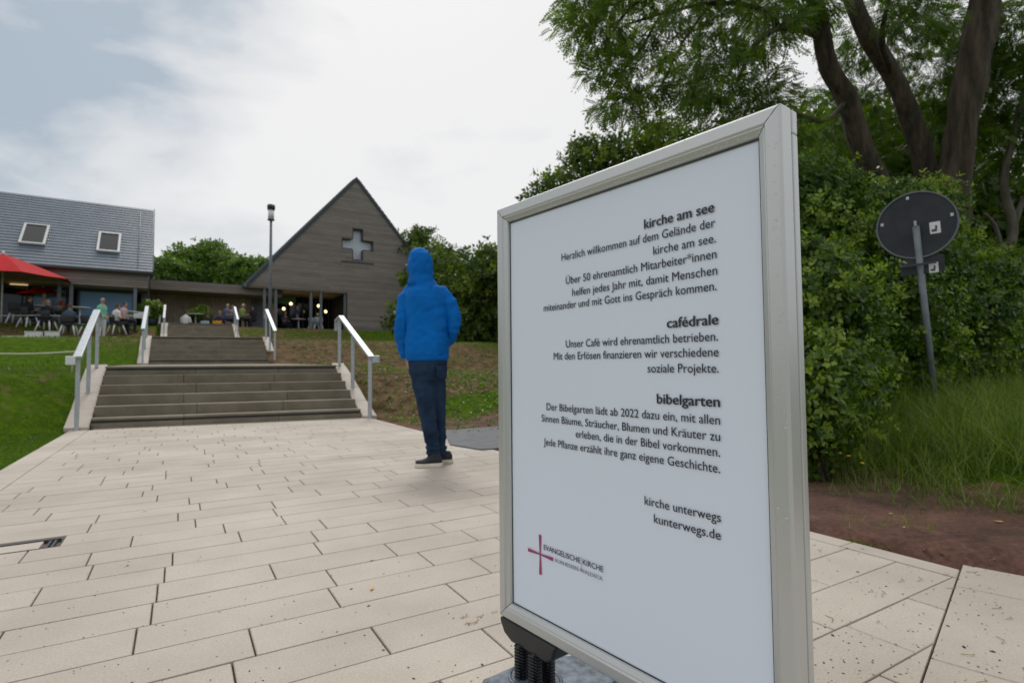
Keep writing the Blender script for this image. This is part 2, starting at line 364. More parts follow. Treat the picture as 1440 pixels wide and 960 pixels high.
# second panel, courses parallel to the cut
pan2 = []
for k in range(26):
    b1 = -(k+1)*ROW*1.0; b0 = -k*ROW
    a = .16; a = .16-0
    t = .155 if k else .155
    x = .155 + (0 if k == 0 else -rr.random()*.4*0)
    off = 0 if k == 0 else rr.random()*.5
    pos = 0.0; first = True
    while pos > -4.7:
        l = .62 if k == 0 and not first else (.36+off*.5 if first and k else (.27 if first else rr.choice([.36,.45,.54,.62])))
        first = False
        q = [CUT_A+cd*(pos-l)+F2v*(b1), CUT_A+cd*pos+F2v*b1, CUT_A+cd*pos+F2v*b0, CUT_A+cd*(pos-l)+F2v*b0]
        q = inset(q, GAP)
        if len(q) >= 3: pan2.append(q)
        pos -= l
allt = [q for q in pan1+pan2 if sum(abs((a-b).length) for a, b in zip(q, q[1:]+q[:1])) > .2]
cam2 = Vector((0,0,0))
def tkey(q):
    c = sum(q, Vector())/len(q); inview = c.y > .8 and abs(c.x/c.y) < 1.05
    return (0 if inview else 1, c.length)
allt.sort(key=tkey)
# bed under the slabs
bed = MB()
bed.prism([p - Vector((0,0,.15)) for p in clip([W(-.2,-9.6),W(3.37,-9.6),W(3.37,.1),W(-.2,.1)], CUT_A, CUTD)], (0,0,.136))
bed.prism([CUT_A+cd*.002-UP*.15, CUT_A+cd*.002+F2v*-4.7-UP*.15, CUT_A+cd*-4.7+F2v*-4.7-UP*.15, CUT_A+cd*-4.7-UP*.15], (0,0,.1365))
pav = bed.build('pavement', M['joint']); tag(pav, 'pale stone pavement in staggered courses leading to the stairs', kind='structure')
rt = random.Random(9)
rest = MB()
for i, q in enumerate(allt):
    h = rt.uniform(-.0006,.0006); tx, ty = rt.uniform(-.002,.002), rt.uniform(-.002,.002); c = sum(q, Vector())/len(q)
    top = [p + UP*(h+(p-c).x*tx+(p-c).y*ty) for p in q]; qi = [c+(p-c)*(1-.0025/max(.05,(p-c).length)) for p in q]
    n = len(q); vs = [p-UP*.05 for p in q]+[p-UP*.0025 for p in top]+[Vector((a.x,a.y,b.z)) for a, b in zip(qi, top)]
    fs = [tuple(range(2*n,3*n))] + [(i_,(i_+1)%n,(i_+1)%n+n,i_+n) for i_ in range(n)] + [(i_+n,(i_+1)%n+n,(i_+1)%n+2*n,i_+2*n) for i_ in range(n)]
    if i < 290:
        MB().add(vs, fs).build('paving_slab', M['slab'], pav)
    else: rest.add(vs, fs)
r = rest.build('paving_slab', M['slab'], pav); tag(r, kind='stuff')
# recessed drain cover with stone inlay and steel end
DE = sv(atz(79,757,0))[0]-.62
dr = thing('drain_channel', W(.3,v0+ROW/2,0), 'narrow drain cover with pale stone inlay and dark steel end at left of the paving', 'drain')
MB().box(W(DE,v0+.012,-.05), E1*.58, E2*(ROW-.06), UP*.048).build('stone_inlay', M['slab'], dr)
mb = MB()
for a, b in ((0,.006),(ROW-.044,.006)): mb.box(W(DE,v0+a,-.05), E1*.64, E2*b, UP*.0515)
for k in range(2): mb.box(W(DE+.60+k*.018,v0+.008,-.05), E1*.010, E2*(ROW-.056), UP*.049)
mb.build('steel_edge', M['dark'], dr)
# ---------------------------------------------------------------- stairs
UA = math.radians(22.0); U = Vector((math.cos(UA), math.sin(UA), 0))
flights = [dict(px=127,py=603,d=7.0,w=3.30,z0=0.0,z1=.79,run=1.75), dict(px=209,py=512,d=14.2,w=2.85,z0=.86,z1=1.66,run=1.75), dict(px=235,py=476,d=24.2,w=2.66,z0=2.05,z1=2.85,run=1.75)]
names = ['lower','middle','upper']
for k, F in enumerate(flights):
    b = at(F['px'], F['py'], F['d']); b.z = F['z0']; F['o'] = b; n = 6; rise = (F['z1']-F['z0'])/n; tr = F['run']/n; F['rise'] = rise; F['tr'] = tr
    T_ = thing('staircase', b, ['wide lower flight of six brown-grey stone steps rising from the pale paving', 'middle flight of six brown-grey stone steps behind the first landing', 'upper flight of six stone steps just below the terrace'][k], 'stairs', 'flights of stone steps')
    F['T'] = T_
    for i in range(n):
        o_ = b + E2*(i*tr) + UP*(i*rise - (.10 if i == 0 else 0)); cuts = [0, F['w']*[.52,.37,.55,.33,.6,.4][i], F['w']] if k else [0, 1.02+(i%2)*.16, 2.18+((i*7)%3)*.1, F['w']]
        for a, c in zip(cuts, cuts[1:]):
            hgt = rise-.0 + (.10 if i == 0 else 0)
            m_ = MB(); dep = tr+.10 if i < n-1 else tr+.25
            if i in (0, n-1):              # tread slab over a dark shadow gap
                m_.box(o_+U*(a+.002)+UP*(hgt-.030), U*(c-a-.004), E2*dep, UP*.030)
                m_.box(o_+U*(a+.002)+E2*.005, U*(c-a-.004), E2*dep, UP*(hgt-.062))
            else: m_.box(o_+U*(a+.002), U*(c-a-.004), E2*dep, UP*(hgt-.0))
            m_.build('step_block', M['step'], T_, bevel=.006)
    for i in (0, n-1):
        o_ = b + E2*(i*tr+.035) + UP*(i*rise+rise-.064); MB().box(o_+U*.01, U*(F['w']-.02), E2*tr, UP*.0345).build('gap_shade_strip', M['dark'], T_)  # dark filler colours in the shade under the nosing
    # sloping side stones
    for side, nm in ((-1,'left'),(1,'right')):
        e0 = b + (U*0 if side < 0 else U*F['w']); wd = .26 if side < 0 else .20
        seg = 4; tot = F['run']
        for j in range(seg):
            a0, a1 = tot*j/seg - (.10 if j == 0 else 0), tot*(j+1)/seg + (.12 if j == seg-1 else 0)
            zf = lambda a: F['z0'] + max(0,a+.0)/tot*(F['z1']-F['z0']) + .035
            q0 = e0 + E2*(a0+.004); q1 = e0 + E2*(a1-.004); sh = U*(side*wd) ; g = U*(side*.004)
            zz0, zz1 = zf(a0), zf(min(a1,tot))
            poly = [Vector((q0.x,q0.y,F['z0']-.6)), Vector((q1.x,q1.y,F['z0']-.6)), Vector((q1.x,q1.y,zz1)), Vector((q0.x,q0.y,zz0))]
            MB().prism([p+g for p in poly], sh).build('side_stone', M['slab'], T_, bevel=.006)
# landings between the flights and the terrace
def slabpoly(name, pts, th, mtl, label):
    m_ = MB(); n = len(pts); vs = list(pts)+[p-UP*th for p in pts]
    m_.add(vs, [tuple(range(n)), tuple(range(2*n-1,n-1,-1))]+[(i,(i+1)%n,(i+1)%n+n,i+n) for i in range(n)])
    o = m_.build(name, mtl); return tag(o, label, kind='structure')
def ftop(F, a, off=0): p = F['o']+U*a+E2*(F['run']+.2+off); p.z = F['z1']-.006; return p
def fbot(F, a): p = F['o']+U*a+E2*(-.0); p.z = F['z0']+.004; return p
for A, B in ((flights[0],flights[1]),(flights[1],flights[2])):
    pl = []
    a0, a1 = ftop(A,-.26), ftop(A,A['w']+.2); b0, b1 = fbot(B,-.26)+E2*.25, fbot(B,B['w']+.2)+E2*.25
    o = slabpoly('landing', [a0,a1,b1,b0], .5, M['step'], 'brown-grey stone landing between two flights of steps')
F3 = flights[2]
# ---------------------------------------------------------------- handrails
def handrail(F, side, label, posts, h0, h1, knee=True, bracket=False):
    base = F['o'] + (U*(-.13) if side < 0 else U*(F['w']+.10))
    tot = F['run']; zf = lambda a: F['z0'] + min(1,max(0,a/tot))*(F['z1']-F['z0'])
    T_ = thing('handrail', base, label, 'handrail', 'galvanised handrails beside the steps')
    P = lambda a, h=0: Vector((*(base+E2*a).xy, zf(a)+h))
    H = .88
    for a in posts:
        m_ = MB(); c = P(a); zb = c.z-(.12 if a < .1 else 0); m_.box(Vector((c.x,c.y,zb))-U*.022-E2*.03, U*.044, E2*.06, UP*(c.z+H-zb-.006)); m_.build('post', M['galv'], T_, bevel=.004)
    # rail: flat bar following the slope with short level ends
    a0, a1 = posts[0]-.05, posts[-1]
    pts = [P(a0, H-.02), P(a1, H)+UP*.0] ; 
    if knee: pts = [P(a0, H-.0), P(a1-.10,H), P(a1-.10,H)+E2*.28-UP*.05, P(a1-.10,H)+E2*.30-UP*.20]
    m_ = MB(); wd = .085; th = .038
    for i in range(len(pts)-1):
        p, q = pts[i], pts[i+1]; d = (q-p); nrm = d.cross(U).normalized()
        if nrm.z < 0 or abs(nrm.z) < .2 and nrm.dot(E2) < 0: nrm = -nrm
        ext = d.normalized()*.012
        m_.box(p-ext-U*(wd/2-.0005*i)-nrm*.0, d+ext*2, U*(wd-.001*i), nrm*th)
    m_.build('rail', M['galv'], T_, bevel=.004)
    if bracket:
        p = P(a0, H); MB().cbox(p+U*(-.07*-side)*1.0 - UP*.02, .10, .07, .11, (U,E2,UP)).build('end_bracket', M['white' if side < 0 else 'galv'], T_, bevel=.01)
    return T_, P
RL = []
lab = [('left handrail of the lowest flight with three posts and a rope tied to it', 'right handrail of the lowest flight, three grey steel posts beside the brown bank'),
       ('left handrail of the middle flight beside the grassy bank', 'right handrail of the middle flight next to the lamp post'),
       ('left handrail of the topmost flight near the terrace edge', 'right handrail of the topmost flight below the seated guests')]
for k, F in enumerate(flights):
    for side in (-1,1):
        RL.append(handrail(F, side, lab[k][0 if side < 0 else 1], [-.10, .85, 1.72], 0, 0, True, k == 0))
# ---------------------------------------------------------------- display board
M['alu'] = mat('satin_aluminium', (0.56,0.57,0.565), (0.60,0.61,0.605), 2, rough=0.38, metal=0.55, fine=0.02, fscale=300)
M['paper'] = mat('white_poster_paper', (0.775,0.84,0.95), (0.795,0.86,0.97), 1.5, rough=0.35, spec=0.35)
M['print'] = mat('dark_print', (0.03,0.03,0.045), None, rough=0.5)
M['print2'] = mat('grey_print', (0.22,0.22,0.26), None, rough=0.5)
M['purple'] = mat('purple_print', (0.36,0.05,0.17), None, rough=0.5)
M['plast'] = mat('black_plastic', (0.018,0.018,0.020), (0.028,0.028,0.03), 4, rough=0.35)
M['bplate'] = mat('wet_grey_plastic', (0.10,0.125,0.16), (0.17,0.20,0.24), 9, rough=0.28, fine=0.5, fscale=55, bump=0.12, bscale=55, coat=0.15)
BL = at(699.4,514,1.245); BRt = at(1108,512,.738)
BL.z = 0; BRt.z = 0
BD = (BRt-BL).normalized(); BN = Vector((BD.y,-BD.x,0))   # BN points to the camera side
if BN.dot(-BL) < 0: BN = -BN
BW = (BRt-BL).length; BZ0, BZ1 = .203, 1.104
def BP(q, z, n=0.0): return BL + BD*q + UP*z + BN*n
board = thing('display_board', BP(BW/2,0,-.015), 'large silver-framed poster stand with German text on white paper, standing on a spring foot', 'sign board')
# profile of the snap frame: (inward distance, height towards the viewer)
PR = [(0,-.030),(0,-.017),(.0,-.015),(.0,-.004),(.0018,-.0012),(.004,0.0),(.0215,0.0012),(.0235,-.0022),(.0255,-.0022),(.0335,-.0058),(.0350,-.0105),(.0350,-.030)]
def frame_side(a, b, inw, nm='frame_profile'):   # a,b outer corners (q,z); inward direction
    m_ = MB(); vs = []
    for (q,z), sgn in ((a,1),(b,-1)):
        dx, dz = (b[0]-a[0]), (b[1]-a[1]); l = math.hypot(dx,dz); dx, dz = dx/l*sgn, dz/l*sgn
        for i_, h in PR: g = .0007; vs.append(BP(q+inw[0]*i_+dx*(i_+g), z+inw[1]*i_+dz*(i_+g), h))
    n = len(PR); fs = [(i,(i+1)%n,(i+1)%n+n,i+n) for i in range(n)] + [tuple(range(n)), tuple(range(2*n-1,n-1,-1))]
    return m_.add(vs, fs).build(nm, M['alu'], board, bevel=.0006)
c00, c10, c11, c01 = (0,BZ0),(BW,BZ0),(BW,BZ1),(0,BZ1)
frame_side(c00,c10,(0,1)); frame_side(c10,c11,(-1,0)); frame_side(c11,c01,(0,-1)); frame_side(c01,c00,(1,0))
# rear half of the double sided frame, seen as a second rib on the right edge
m_ = MB(); t = .003
for q0,z0,q1,z1 in ((.002,BZ0+.002,BW-.002,BZ0+.03),(.002,BZ1-.03,BW-.002,BZ1-.002),(.002,BZ0+.03,.03,BZ1-.03),(BW-.03,BZ0+.03,BW-.002,BZ1-.03)):
    m_.box(BP(q0,z0,-.034), BD*(q1-q0), UP*(z1-z0), BN*.0038)
m_.build('frame_core', M['dark'], board)
m_ = MB()
for q0,z0,q1,z1 in ((0,BZ0,BW,BZ0+.034),(0,BZ1-.034,BW,BZ1),(0,BZ0+.034,.034,BZ1-.034),(BW-.034,BZ0+.034,BW,BZ1-.034)):
    m_.box(BP(q0,z0,-.050), BD*(q1-q0), UP*(z1-z0), BN*.0158)
m_.build('rear_frame', M['alu'], board, bevel=.0025)
MB().box(BP(.03,BZ0+.03,-.044), BD*(BW-.06), UP*(BZ1-BZ0-.06), BN*.028).build('back_panel', M['plast'], board)
pm_ = MB(); nq, nz_ = 24, 30; vs = []
for i in range(nq+1):
    for j in range(nz_+1):
        q, z = .033+(BW-.066)*i/nq, BZ0+.033+(BZ1-BZ0-.066)*j/nz_
        vs.append(BP(q, z, -.0125+.0007*noise.noise(Vector((q*5,z*3,0)))))
pm_.add(vs, [(i*(nz_+1)+j,(i+1)*(nz_+1)+j,(i+1)*(nz_+1)+j+1,i*(nz_+1)+j+1) for i in range(nq) for j in range(nz_)], 0, True)
poster = pm_.build('poster', M['paper'], board)
PO = BP(0,0,-.0115)
FONT = None
try:
    import os
    for fn_ in ('Inter.woff2',):
        fp_ = os.path.join(bpy.utils.system_resource('DATAFILES', path='fonts'), fn_)
        if False and os.path.exists(fp_): FONT = bpy.data.fonts.load(fp_)
except Exception: FONT = None
def bq(px, py):
    p = hit(px, py, PO, BN); return (p-BL).dot(BD), p.z
def text_line(txt, xl, yl, xr, yr, mt, bold=0.0, size=.0212, name='text_line', hfix=None):
    q0, z0 = bq(xl, yl); q1, z1 = bq(xr, yr)
    cu = bpy.data.curves.new('t','FONT'); cu.body = txt; cu.size = 1.0; cu.offset = 0; cu.resolution_u = 3
    if FONT: cu.font = FONT
    ob = bpy.data.objects.new('t', cu); COL.objects.link(ob)
    dg = bpy.context.evaluated_depsgraph_get(); me = bpy.data.meshes.new_from_object(ob.evaluated_get(dg)); bpy.data.objects.remove(ob)
    xs = [v.co.x for v in me.vertices]; a, b = min(xs), max(xs); sx = (q1-q0)/(b-a)
    zz = z1
    Mi = MW[board.name].inverted()
    for v in me.vertices:
        v.co = Mi @ BP(q0+(v.co.x-a)*sx, zz+v.co.y*size, -.0105)
    me.materials.clear(); me.materials.append(mt); me.update()
    if True:                         # heavy strokes: the outline struck again slightly to the side
        bm = bmesh.new(); bm.from_mesh(me)
        for k, (du, dz) in enumerate(((.0009,0),(.00045,.0003),(-.0003,-.0002)) if bold > .01 else ((.0003,.00015),)):
            r = bmesh.ops.duplicate(bm, geom=bm.verts[:]+bm.edges[:]+bm.faces[:] if k == 0 else base_geom)
            nv = [g for g in r['geom'] if isinstance(g, bmesh.types.BMVert)]
            if k == 0: base_geom = [g for g in r['geom']]
            off = Mi.to_3x3() @ (BD*du+UP*dz+BN*(.00003*(k+1)))
            for v in nv: v.co += off
        bm.to_mesh(me); bm.free()
    return link(name, me, board)
m_ = MB()
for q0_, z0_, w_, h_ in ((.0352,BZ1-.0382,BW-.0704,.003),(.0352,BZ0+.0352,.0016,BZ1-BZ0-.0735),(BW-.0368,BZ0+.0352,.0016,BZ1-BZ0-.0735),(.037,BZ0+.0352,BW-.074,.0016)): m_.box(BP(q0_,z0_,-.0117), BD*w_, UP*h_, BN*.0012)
m_.build('frame_shadow_strip', M['plast'], board)  # dark strips stand in for the shadow between frame and poster
LN = [("kirche am see",906,319,1004,298,1), ("Herzlich willkommen auf dem Gelände der",790,366,1006,319,0), ("kirche am see.",919,357,1007,341,0),
("Über 50 ehrenamtlich Mitarbeiter*innen",796,400,1008,363,0), ("helfen jedes Jahr mit, damit Menschen",805,415,1009,386,0), ("miteinander und mit Gott ins Gespräch kommen.",765,437,1008,408,0),
("cafédrale",938,460,1010,456,1), ("Unser Café wird ehrenamtlich betrieben.",796,489,1010,479,0), ("Mit den Erlösen finanzieren wir verschiedene",779,506,1011,501,0), ("soziale Projekte.",911,524,1011,524,0),
("bibelgarten",924,568,1012,572,1), ("Der Bibelgarten lädt ab 2022 dazu ein, mit allen",769,579,1013,597,0), ("Sinnen Bäume, Sträucher, Blumen und Kräuter zu",762,596,1013,620,0), ("erleben, die in der Bibel vorkommen.",810,619,1013,642,0), ("Jede Pflanze erzählt ihre ganz eigene Geschichte.",765,629,1013,665,0),
("kirche unterwegs",907,712,1014,734,0), ("kunterwegs.de",920,736,1014,759,0)]
for t_, a, b, c, d, bo in LN: text_line(t_, a, b, c, d, M['print'], .022 if bo else .002, .0232 if bo else .0205)
text_line("EVANGELISCHE", 765, 774, 816, 791.5, M['print'], .004, .0150, 'logo_text')
text_line("KIRCHE", 820, 797, 848.5, 804, M['print'], .004, .0150, 'logo_text')
text_line("KURHESSEN-WALDECK", 781, 793, 848, 816, M['print2'], -.004, .0098, 'logo_text')
q0, z0 = bq(817.5,782); q1, z1 = bq(817.8,803)
MB().box(BP(q0,z1,-.0105), BD*.0008, UP*(z0-z1), BN*.0002).build('logo_bar', M['purple'], board)
qc, zc = bq(760,778); _, zt = bq(759,751); _, zb = bq(760,807); ql, _ = bq(743,770); qr, _ = bq(778,784)
def flare(p, q, w0, w1):   # tapered arm from centre p to q, in board coordinates
    dx, dz = q[0]-p[0], q[1]-p[1]; l = math.hypot(dx,dz); nx, nz2 = -dz/l, dx/l
    return [BP(p[0]+nx*w0,p[1]+nz2*w0,-.0105), BP(p[0]-nx*w0,p[1]-nz2*w0,-.0105), BP(q[0]-nx*w1,q[1]-nz2*w1,-.0105), BP(q[0]+nx*w1,q[1]+nz2*w1,-.0105)]
m_ = MB(); c_ = (qc, zc-.001)
for k, t_ in enumerate(((qc,zt),(qc,zb),(ql,zc-.001),(qr,zc-.001))):
    m_.prism(flare(c_, t_, .0014, .0036), BN*(.0002+.00003*k))
m_.build('cross_emblem', M['purple'], board)
# rain drops on the top profile
M['water'] = mat('rain_water', (0.7,0.72,0.74), None, rough=0.03, spec=1.0)
rd = random.Random(3); m_ = MB()
for i in range(330):
    top = rd.random() < .85
    if top: q = rd.uniform(.01,BW-.01); u = rd.choice([rd.uniform(.003,.02), rd.gauss(.031,.0015)]); z = BZ1-u; h = float(np.interp(u, [p[0] for p in PR[4:11]], [p[1] for p in PR[4:11]]))
    else: q = BW-rd.uniform(.003,.02); z = rd.uniform(BZ0+.3,BZ1-.05); h = .0015
    r_ = rd.uniform(.0005,.0011)*(1.2 if u > .028 else 1); c = BP(q,z,h); nn2 = []
    vs = [c+BN*r_*.6] + [c+BD*r_*math.cos(a*math.pi/3)+UP*r_*1.15*math.sin(a*math.pi/3)-BN*.0002 for a in range(6)]
    m_.add(vs, [(0,1+a,1+(a+1)%6) for a in range(6)], 0, True)
tag(m_.build('rain_drops', M['water'], board), kind='stuff')
# bracket, springs and foot
def bracket(q):
    m_ = MB(); secs = []
    P = [(q-.095,BZ0-.0005),(q-.093,BZ0-.010),(q-.080,BZ0-.030),(q-.055,BZ0-.041),(q+.055,BZ0-.041),(q+.075,BZ0-.030),(q+.083,BZ0-.006),(q+.083,BZ0-.0005)]
    m_.prism([BP(a,b,.002) for a, b in P], BN*-.055); m_.build('bracket', M['plast'], board, bevel=.005)
    for k, dq in enumerate((-.023,.023)):
        for dn in (-.005,-.040):
            m_ = MB(); c = BP(q+dq-.006,0,dn); zt_, zb_ = BZ0-.038, .070; turns = 15; n = turns*10; pts = [c+Vector((.0125*math.cos(2*math.pi*i/10), .0125*math.sin(2*math.pi*i/10), zb_+(zt_-zb_)*i/n)) for i in range(n+1)]
            m_.tube(pts, .0026, 5); m_.tube([c+UP*zb_, c+UP*zt_], .0095, 10); m_.build('spring', M['plast'], board)
bracket(.098); bracket(BW-.11)
pc = BW/2; m_ = MB(); hN, hS = .20, .325
oct_ = [(-hS,-.075),(-hS,.075),(-hS+.10,hN),(hS-.10,hN),(hS,.075),(hS,-.075),(hS-.10,-hN),(-hS+.10,-hN)]
def ring(k, z): return [BP(pc+a*k, z, b*k-.024) for a, b in oct_]
vs = ring(1,.0)+ring(1.0,.06)+ring(.97,.085)+ring(.90,.098); fs = [tuple(range(7,-1,-1)), tuple(range(24,32))]+[(r*8+i,r*8+(i+1)%8,(r+1)*8+(i+1)%8,(r+1)*8+i) for r in range(3) for i in range(8)]
m_.add(vs, fs); foot = m_.build('foot', M['bplate'], board, bevel=.006)
for q in (.092, BW-.115):
    m_ = MB(); n = 28; vs = []
    for r_, z in ((1.0,.0984),(.93,.1015),(.86,.0985),(.82,.088),(.80,.0990-.01)):
        for k in range(n):
            a = 2*math.pi*k/n; vs.append(BP(q+math.cos(a)*.066*r_, z, -.024+math.sin(a)*.052*r_))
    fs = [(r*n+k, r*n+(k+1)%n, (r+1)*n+(k+1)%n, (r+1)*n+k) for r in range(3) for k in range(n)]+[tuple(range(3*n,4*n))]
    m_.add(vs, fs, 0, True); m_.build('spring_seat', M['bplate'], board)
m_ = MB()
for k in range(5): m_.box(BP(.20+k*.045,.097,-.19), BD*.006, BN*.33, UP*.004)
m_.build('foot_ribs', M['bplate'], board, bevel=.002)
# ---------------------------------------------------------------- buildings
TB = math.radians(33); G1 = Vector((math.cos(TB),math.sin(TB),0)); G2 = Vector((-math.sin(TB),math.cos(TB),0)); TZ = 2.80
M['warm'] = mat('warm_lamp_glass', (0.9,0.75,0.45), None, rough=0.4, emit=((1.0,0.72,0.32),3.5))
rb = random.Random(21)
def board_rows(m_, org, z0, z1, fa, fb, holes, rowh=.145, gap=.012, proud=.022, ndir=None):
    z = z0
    while z < z1-.02:
        za, zb = z, min(z+rowh-gap, z1); zm = (za+zb)/2; lo, hi = fa(zm), fb(zm); segs = [(lo,hi)]
        for (x0,x1,y0,y1) in holes:
            if y0-.001 < zm < y1+.001:
                ns = []
                for a, b in segs:
                    if b <= x0 or a >= x1: ns.append((a,b)); continue
                    if a < x0: ns.append((a,x0))
                    if b > x1: ns.append((x1,b))
                segs = ns
        for a, b in segs:
            while b-a > .03:
                l = min(b-a, rb.choice([2.4,3.6,3.0,4.2])); l = b-a if b-a-l < .4 else l
                pr = proud+rb.uniform(-.003,.003)
                m_.box(org+G1*(a+.002)+UP*za-ndir*0, G1*(l-.004), UP*(zb-za), -G2*pr, rb.randrange(3)); a += l
        z += rowh
M['clad2'] = mat('darker_cladding_board', (0.195,0.165,0.145), (0.245,0.21,0.187), .8, rough=.75, fine=.12, fscale=14, stretch=(1,1,6), world_co=True)
M['clad3'] = mat('lighter_cladding_board', (0.235,0.203,0.18), (0.295,0.256,0.23), .8, rough=.75, fine=.12, fscale=14, stretch=(1,1,6), world_co=True)
CL = [M['clad'],M['clad2'],M['clad3']]
# gabled church
GL = at(348,404,30.0); GL.z = 0; HW = 5.94; ZE, ZA = 5.2, 12.05; GD = 16.0
ch = thing('gabled_church', GL+UP*TZ, 'grey-brown timber church with steep gable, cross-shaped window and open porch', 'church')
def GPt(a, z, b=0): return GL+G1*a+G2*b+UP*z
OPa, OPb, OPz = .25, 5.42, ZE-.02                      # porch opening
fa = lambda z: max(0, (z-ZE)/(ZA-ZE)*HW) if z > ZE else 0
fb = lambda z: 2*HW-fa(z)
CX, CZ = 0, 0
pcx = hit(503,344,GL,G2); CX = (pcx-GL).dot(G1); CZ = pcx.z; l1 = hit(480,344,GL,G2); r1 = hit(525,344,GL,G2); AR = ((r1-GL).dot(G1)-(l1-GL).dot(G1))/2*.98; AW = AR*.34
holes = [(OPa-.3,OPb,0,OPz),(CX-AW,CX+AW,CZ-AR,CZ+AR),(CX-AR,CX+AR,CZ-AW,CZ+AW)]
pw = hit(552,437,GL,G2); wx = (pw-GL).dot(G1); wz = pw.z; holes.append((wx-.15,wx+1.0,wz-.42,wz+.42))
m_ = MB(); board_rows(m_, GL-G2*.0, TZ+.25, ZA-.05, fa, fb, holes, ndir=G2); tag(m_.build('facade_board', CL, ch), kind='stuff')
# wall core behind the boards, in pieces around the openings
m_ = MB(); T = .32
def quad(a0,a1,z0,z1,mi=0): m_.box(GPt(a0,z0,.0), G1*(a1-a0), UP*(z1-z0), G2*T, mi)
quad(OPb,wx-.15,TZ-.3,OPz); quad(wx+1.0,2*HW,TZ-.3,OPz); quad(wx-.15,wx+1,TZ-.3,wz-.42); quad(wx-.15,wx+1,wz+.42,OPz)
m_.prism([GPt(0,OPz),GPt(2*HW,OPz),GPt(2*HW-fa(CZ-AR),CZ-AR),GPt(fa(CZ-AR),CZ-AR)], G2*T)
for z0,z1,x0,x1 in ((CZ-AR,CZ-AW,CX-AW,CX+AW),(CZ-AW,CZ+AW,CX-AR,CX+AR),(CZ+AW,CZ+AR,CX-AW,CX+AW)):
    m_.prism([GPt(fa(z0),z0),GPt(x0,z0),GPt(x0,z1),GPt(fa(z1),z1)], G2*T); m_.prism([GPt(x1,z0),GPt(fb(z0),z0),GPt(fb(z1),z1),GPt(x1,z1)], G2*T)
m_.prism([GPt(fa(CZ+AR),CZ+AR),GPt(fb(CZ+AR),CZ+AR),GPt(HW,ZA)], G2*T)
m_.box(GPt(2*HW-T,TZ-.3,T), G1*T, UP*(ZE-TZ+.3), G2*(GD-T)); m_.box(GPt(0,TZ-.3,4.3), G1*T, UP*(ZE-TZ+.3), G2*(GD-4.3)); m_.box(GPt(0,TZ-.3,GD), G1*2*HW, UP*(ZE-TZ+.3), G2*T)
m_.prism([GPt(0,ZE,GD),GPt(2*HW,ZE,GD),GPt(HW,ZA,GD)], G2*T)
m_.build('wall', M['dark'], ch)
MB().box(GPt(OPb-.0,TZ-.3,-.03), G1*(2*HW-OPb), UP*.53, G2*.028).build('plinth', M['slate'], ch)
# cross window: recessed pale glass in two arms, frame, sill
M['pale'] = mat('pale_window_glass', (0.50,0.53,0.58), (0.60,0.63,0.68), .8, rough=0.12, spec=.8)
cw = MB(); cw.box(GPt(CX-AW,CZ-AR,.27), G1*2*AW, UP*2*AR, G2*.02); cw.box(GPt(CX-AR,CZ-AW,.272), G1*2*AR, UP*2*AW, G2*.02); cwin = cw.build('cross_window', M['pale'], ch)
m_ = MB(); cro = [(-AW,-AR),(AW,-AR),(AW,-AW),(AR,-AW),(AR,AW),(AW,AW),(AW,AR),(-AW,AR),(-AW,AW),(-AR,AW),(-AR,-AW),(-AW,-AW)]
for (a,b),(c,d) in zip(cro, cro[1:]+cro[:1]):
    dx, dz = c-a, d-b; l = math.hypot(dx,dz); nx, nz2 = dz/l*.02, -dx/l*.02
    m_.prism([GPt(CX+a,CZ+b,-.035),GPt(CX+c,CZ+d,-.035),GPt(CX+c-nx*2,CZ+d-nz2*2,-.035),GPt(CX+a-nx*2,CZ+b-nz2*2,-.035)], G2*.30)
m_.build('window_frame', M['dark'], cwin)
MB().box(GPt(CX-AR-.02,CZ-AR-.16,-.06), G1*(2*AR+.05), UP*.05, G2*.05).build('sill', M['dark'], cwin)
for sgn in (-1,1): MB().box(GPt(CX+sgn*(AR+.02)-.01,CZ-AR-.1,-.027), G1*.02, UP*2*AR*1.0, G2*.01).build('trim_strip', M['clad2'], ch)
MB().box(GPt(wx-.15,wz-.42,.14), G1*1.15, UP*.84, G2*.02).build('window', M['pale'], ch)
m_ = MB()
for a,b,c,d in ((wx-.17,wz-.44,1.19,.05),(wx-.17,wz+.39,1.19,.05),(wx-.17,wz-.39,.05,.78)): m_.box(GPt(a,b,-.03), G1*c, UP*d, G2*.15)
m_.build('window_frame', M['dark'], ch)
# a small dark bird-like stain free zone is left plain; porch
SD = 3.4
MB().box(GPt(.0,OPz-.02,-.02), G1*OPb, UP*.02, G2*(SD+.6)).build('porch_ceiling', M['soffit'], ch)
m_ = MB()
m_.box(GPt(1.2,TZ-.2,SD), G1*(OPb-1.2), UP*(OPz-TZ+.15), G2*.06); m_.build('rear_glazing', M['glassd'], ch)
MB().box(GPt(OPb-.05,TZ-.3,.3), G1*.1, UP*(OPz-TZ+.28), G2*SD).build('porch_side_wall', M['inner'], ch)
for k in range(9): MB().box(GPt(.0+k*.14,TZ-.2,SD-.5-.1*k), G1*.12, UP*(OPz-TZ+.16), G2*.05).build('shutter_slat', M['slate'], ch)
for k in range(6): MB().box(GPt(1.2+k*.8,TZ-.2,SD-.06), G1*.06, UP*(OPz-TZ+.15), G2*.05).build('mullion', M['dark'], ch)
for px in (371.5,387.5,437,451,485):
    p = hit(px,430,GL+G2*.15,G2); m_ = MB(); m_.box(Vector((p.x,p.y,TZ-.25))-G1*.07-G2*.07, G1*.14, G2*.14, UP*(OPz-.02-TZ+.25)); m_.build('column', M['colm'], ch, bevel=.01)
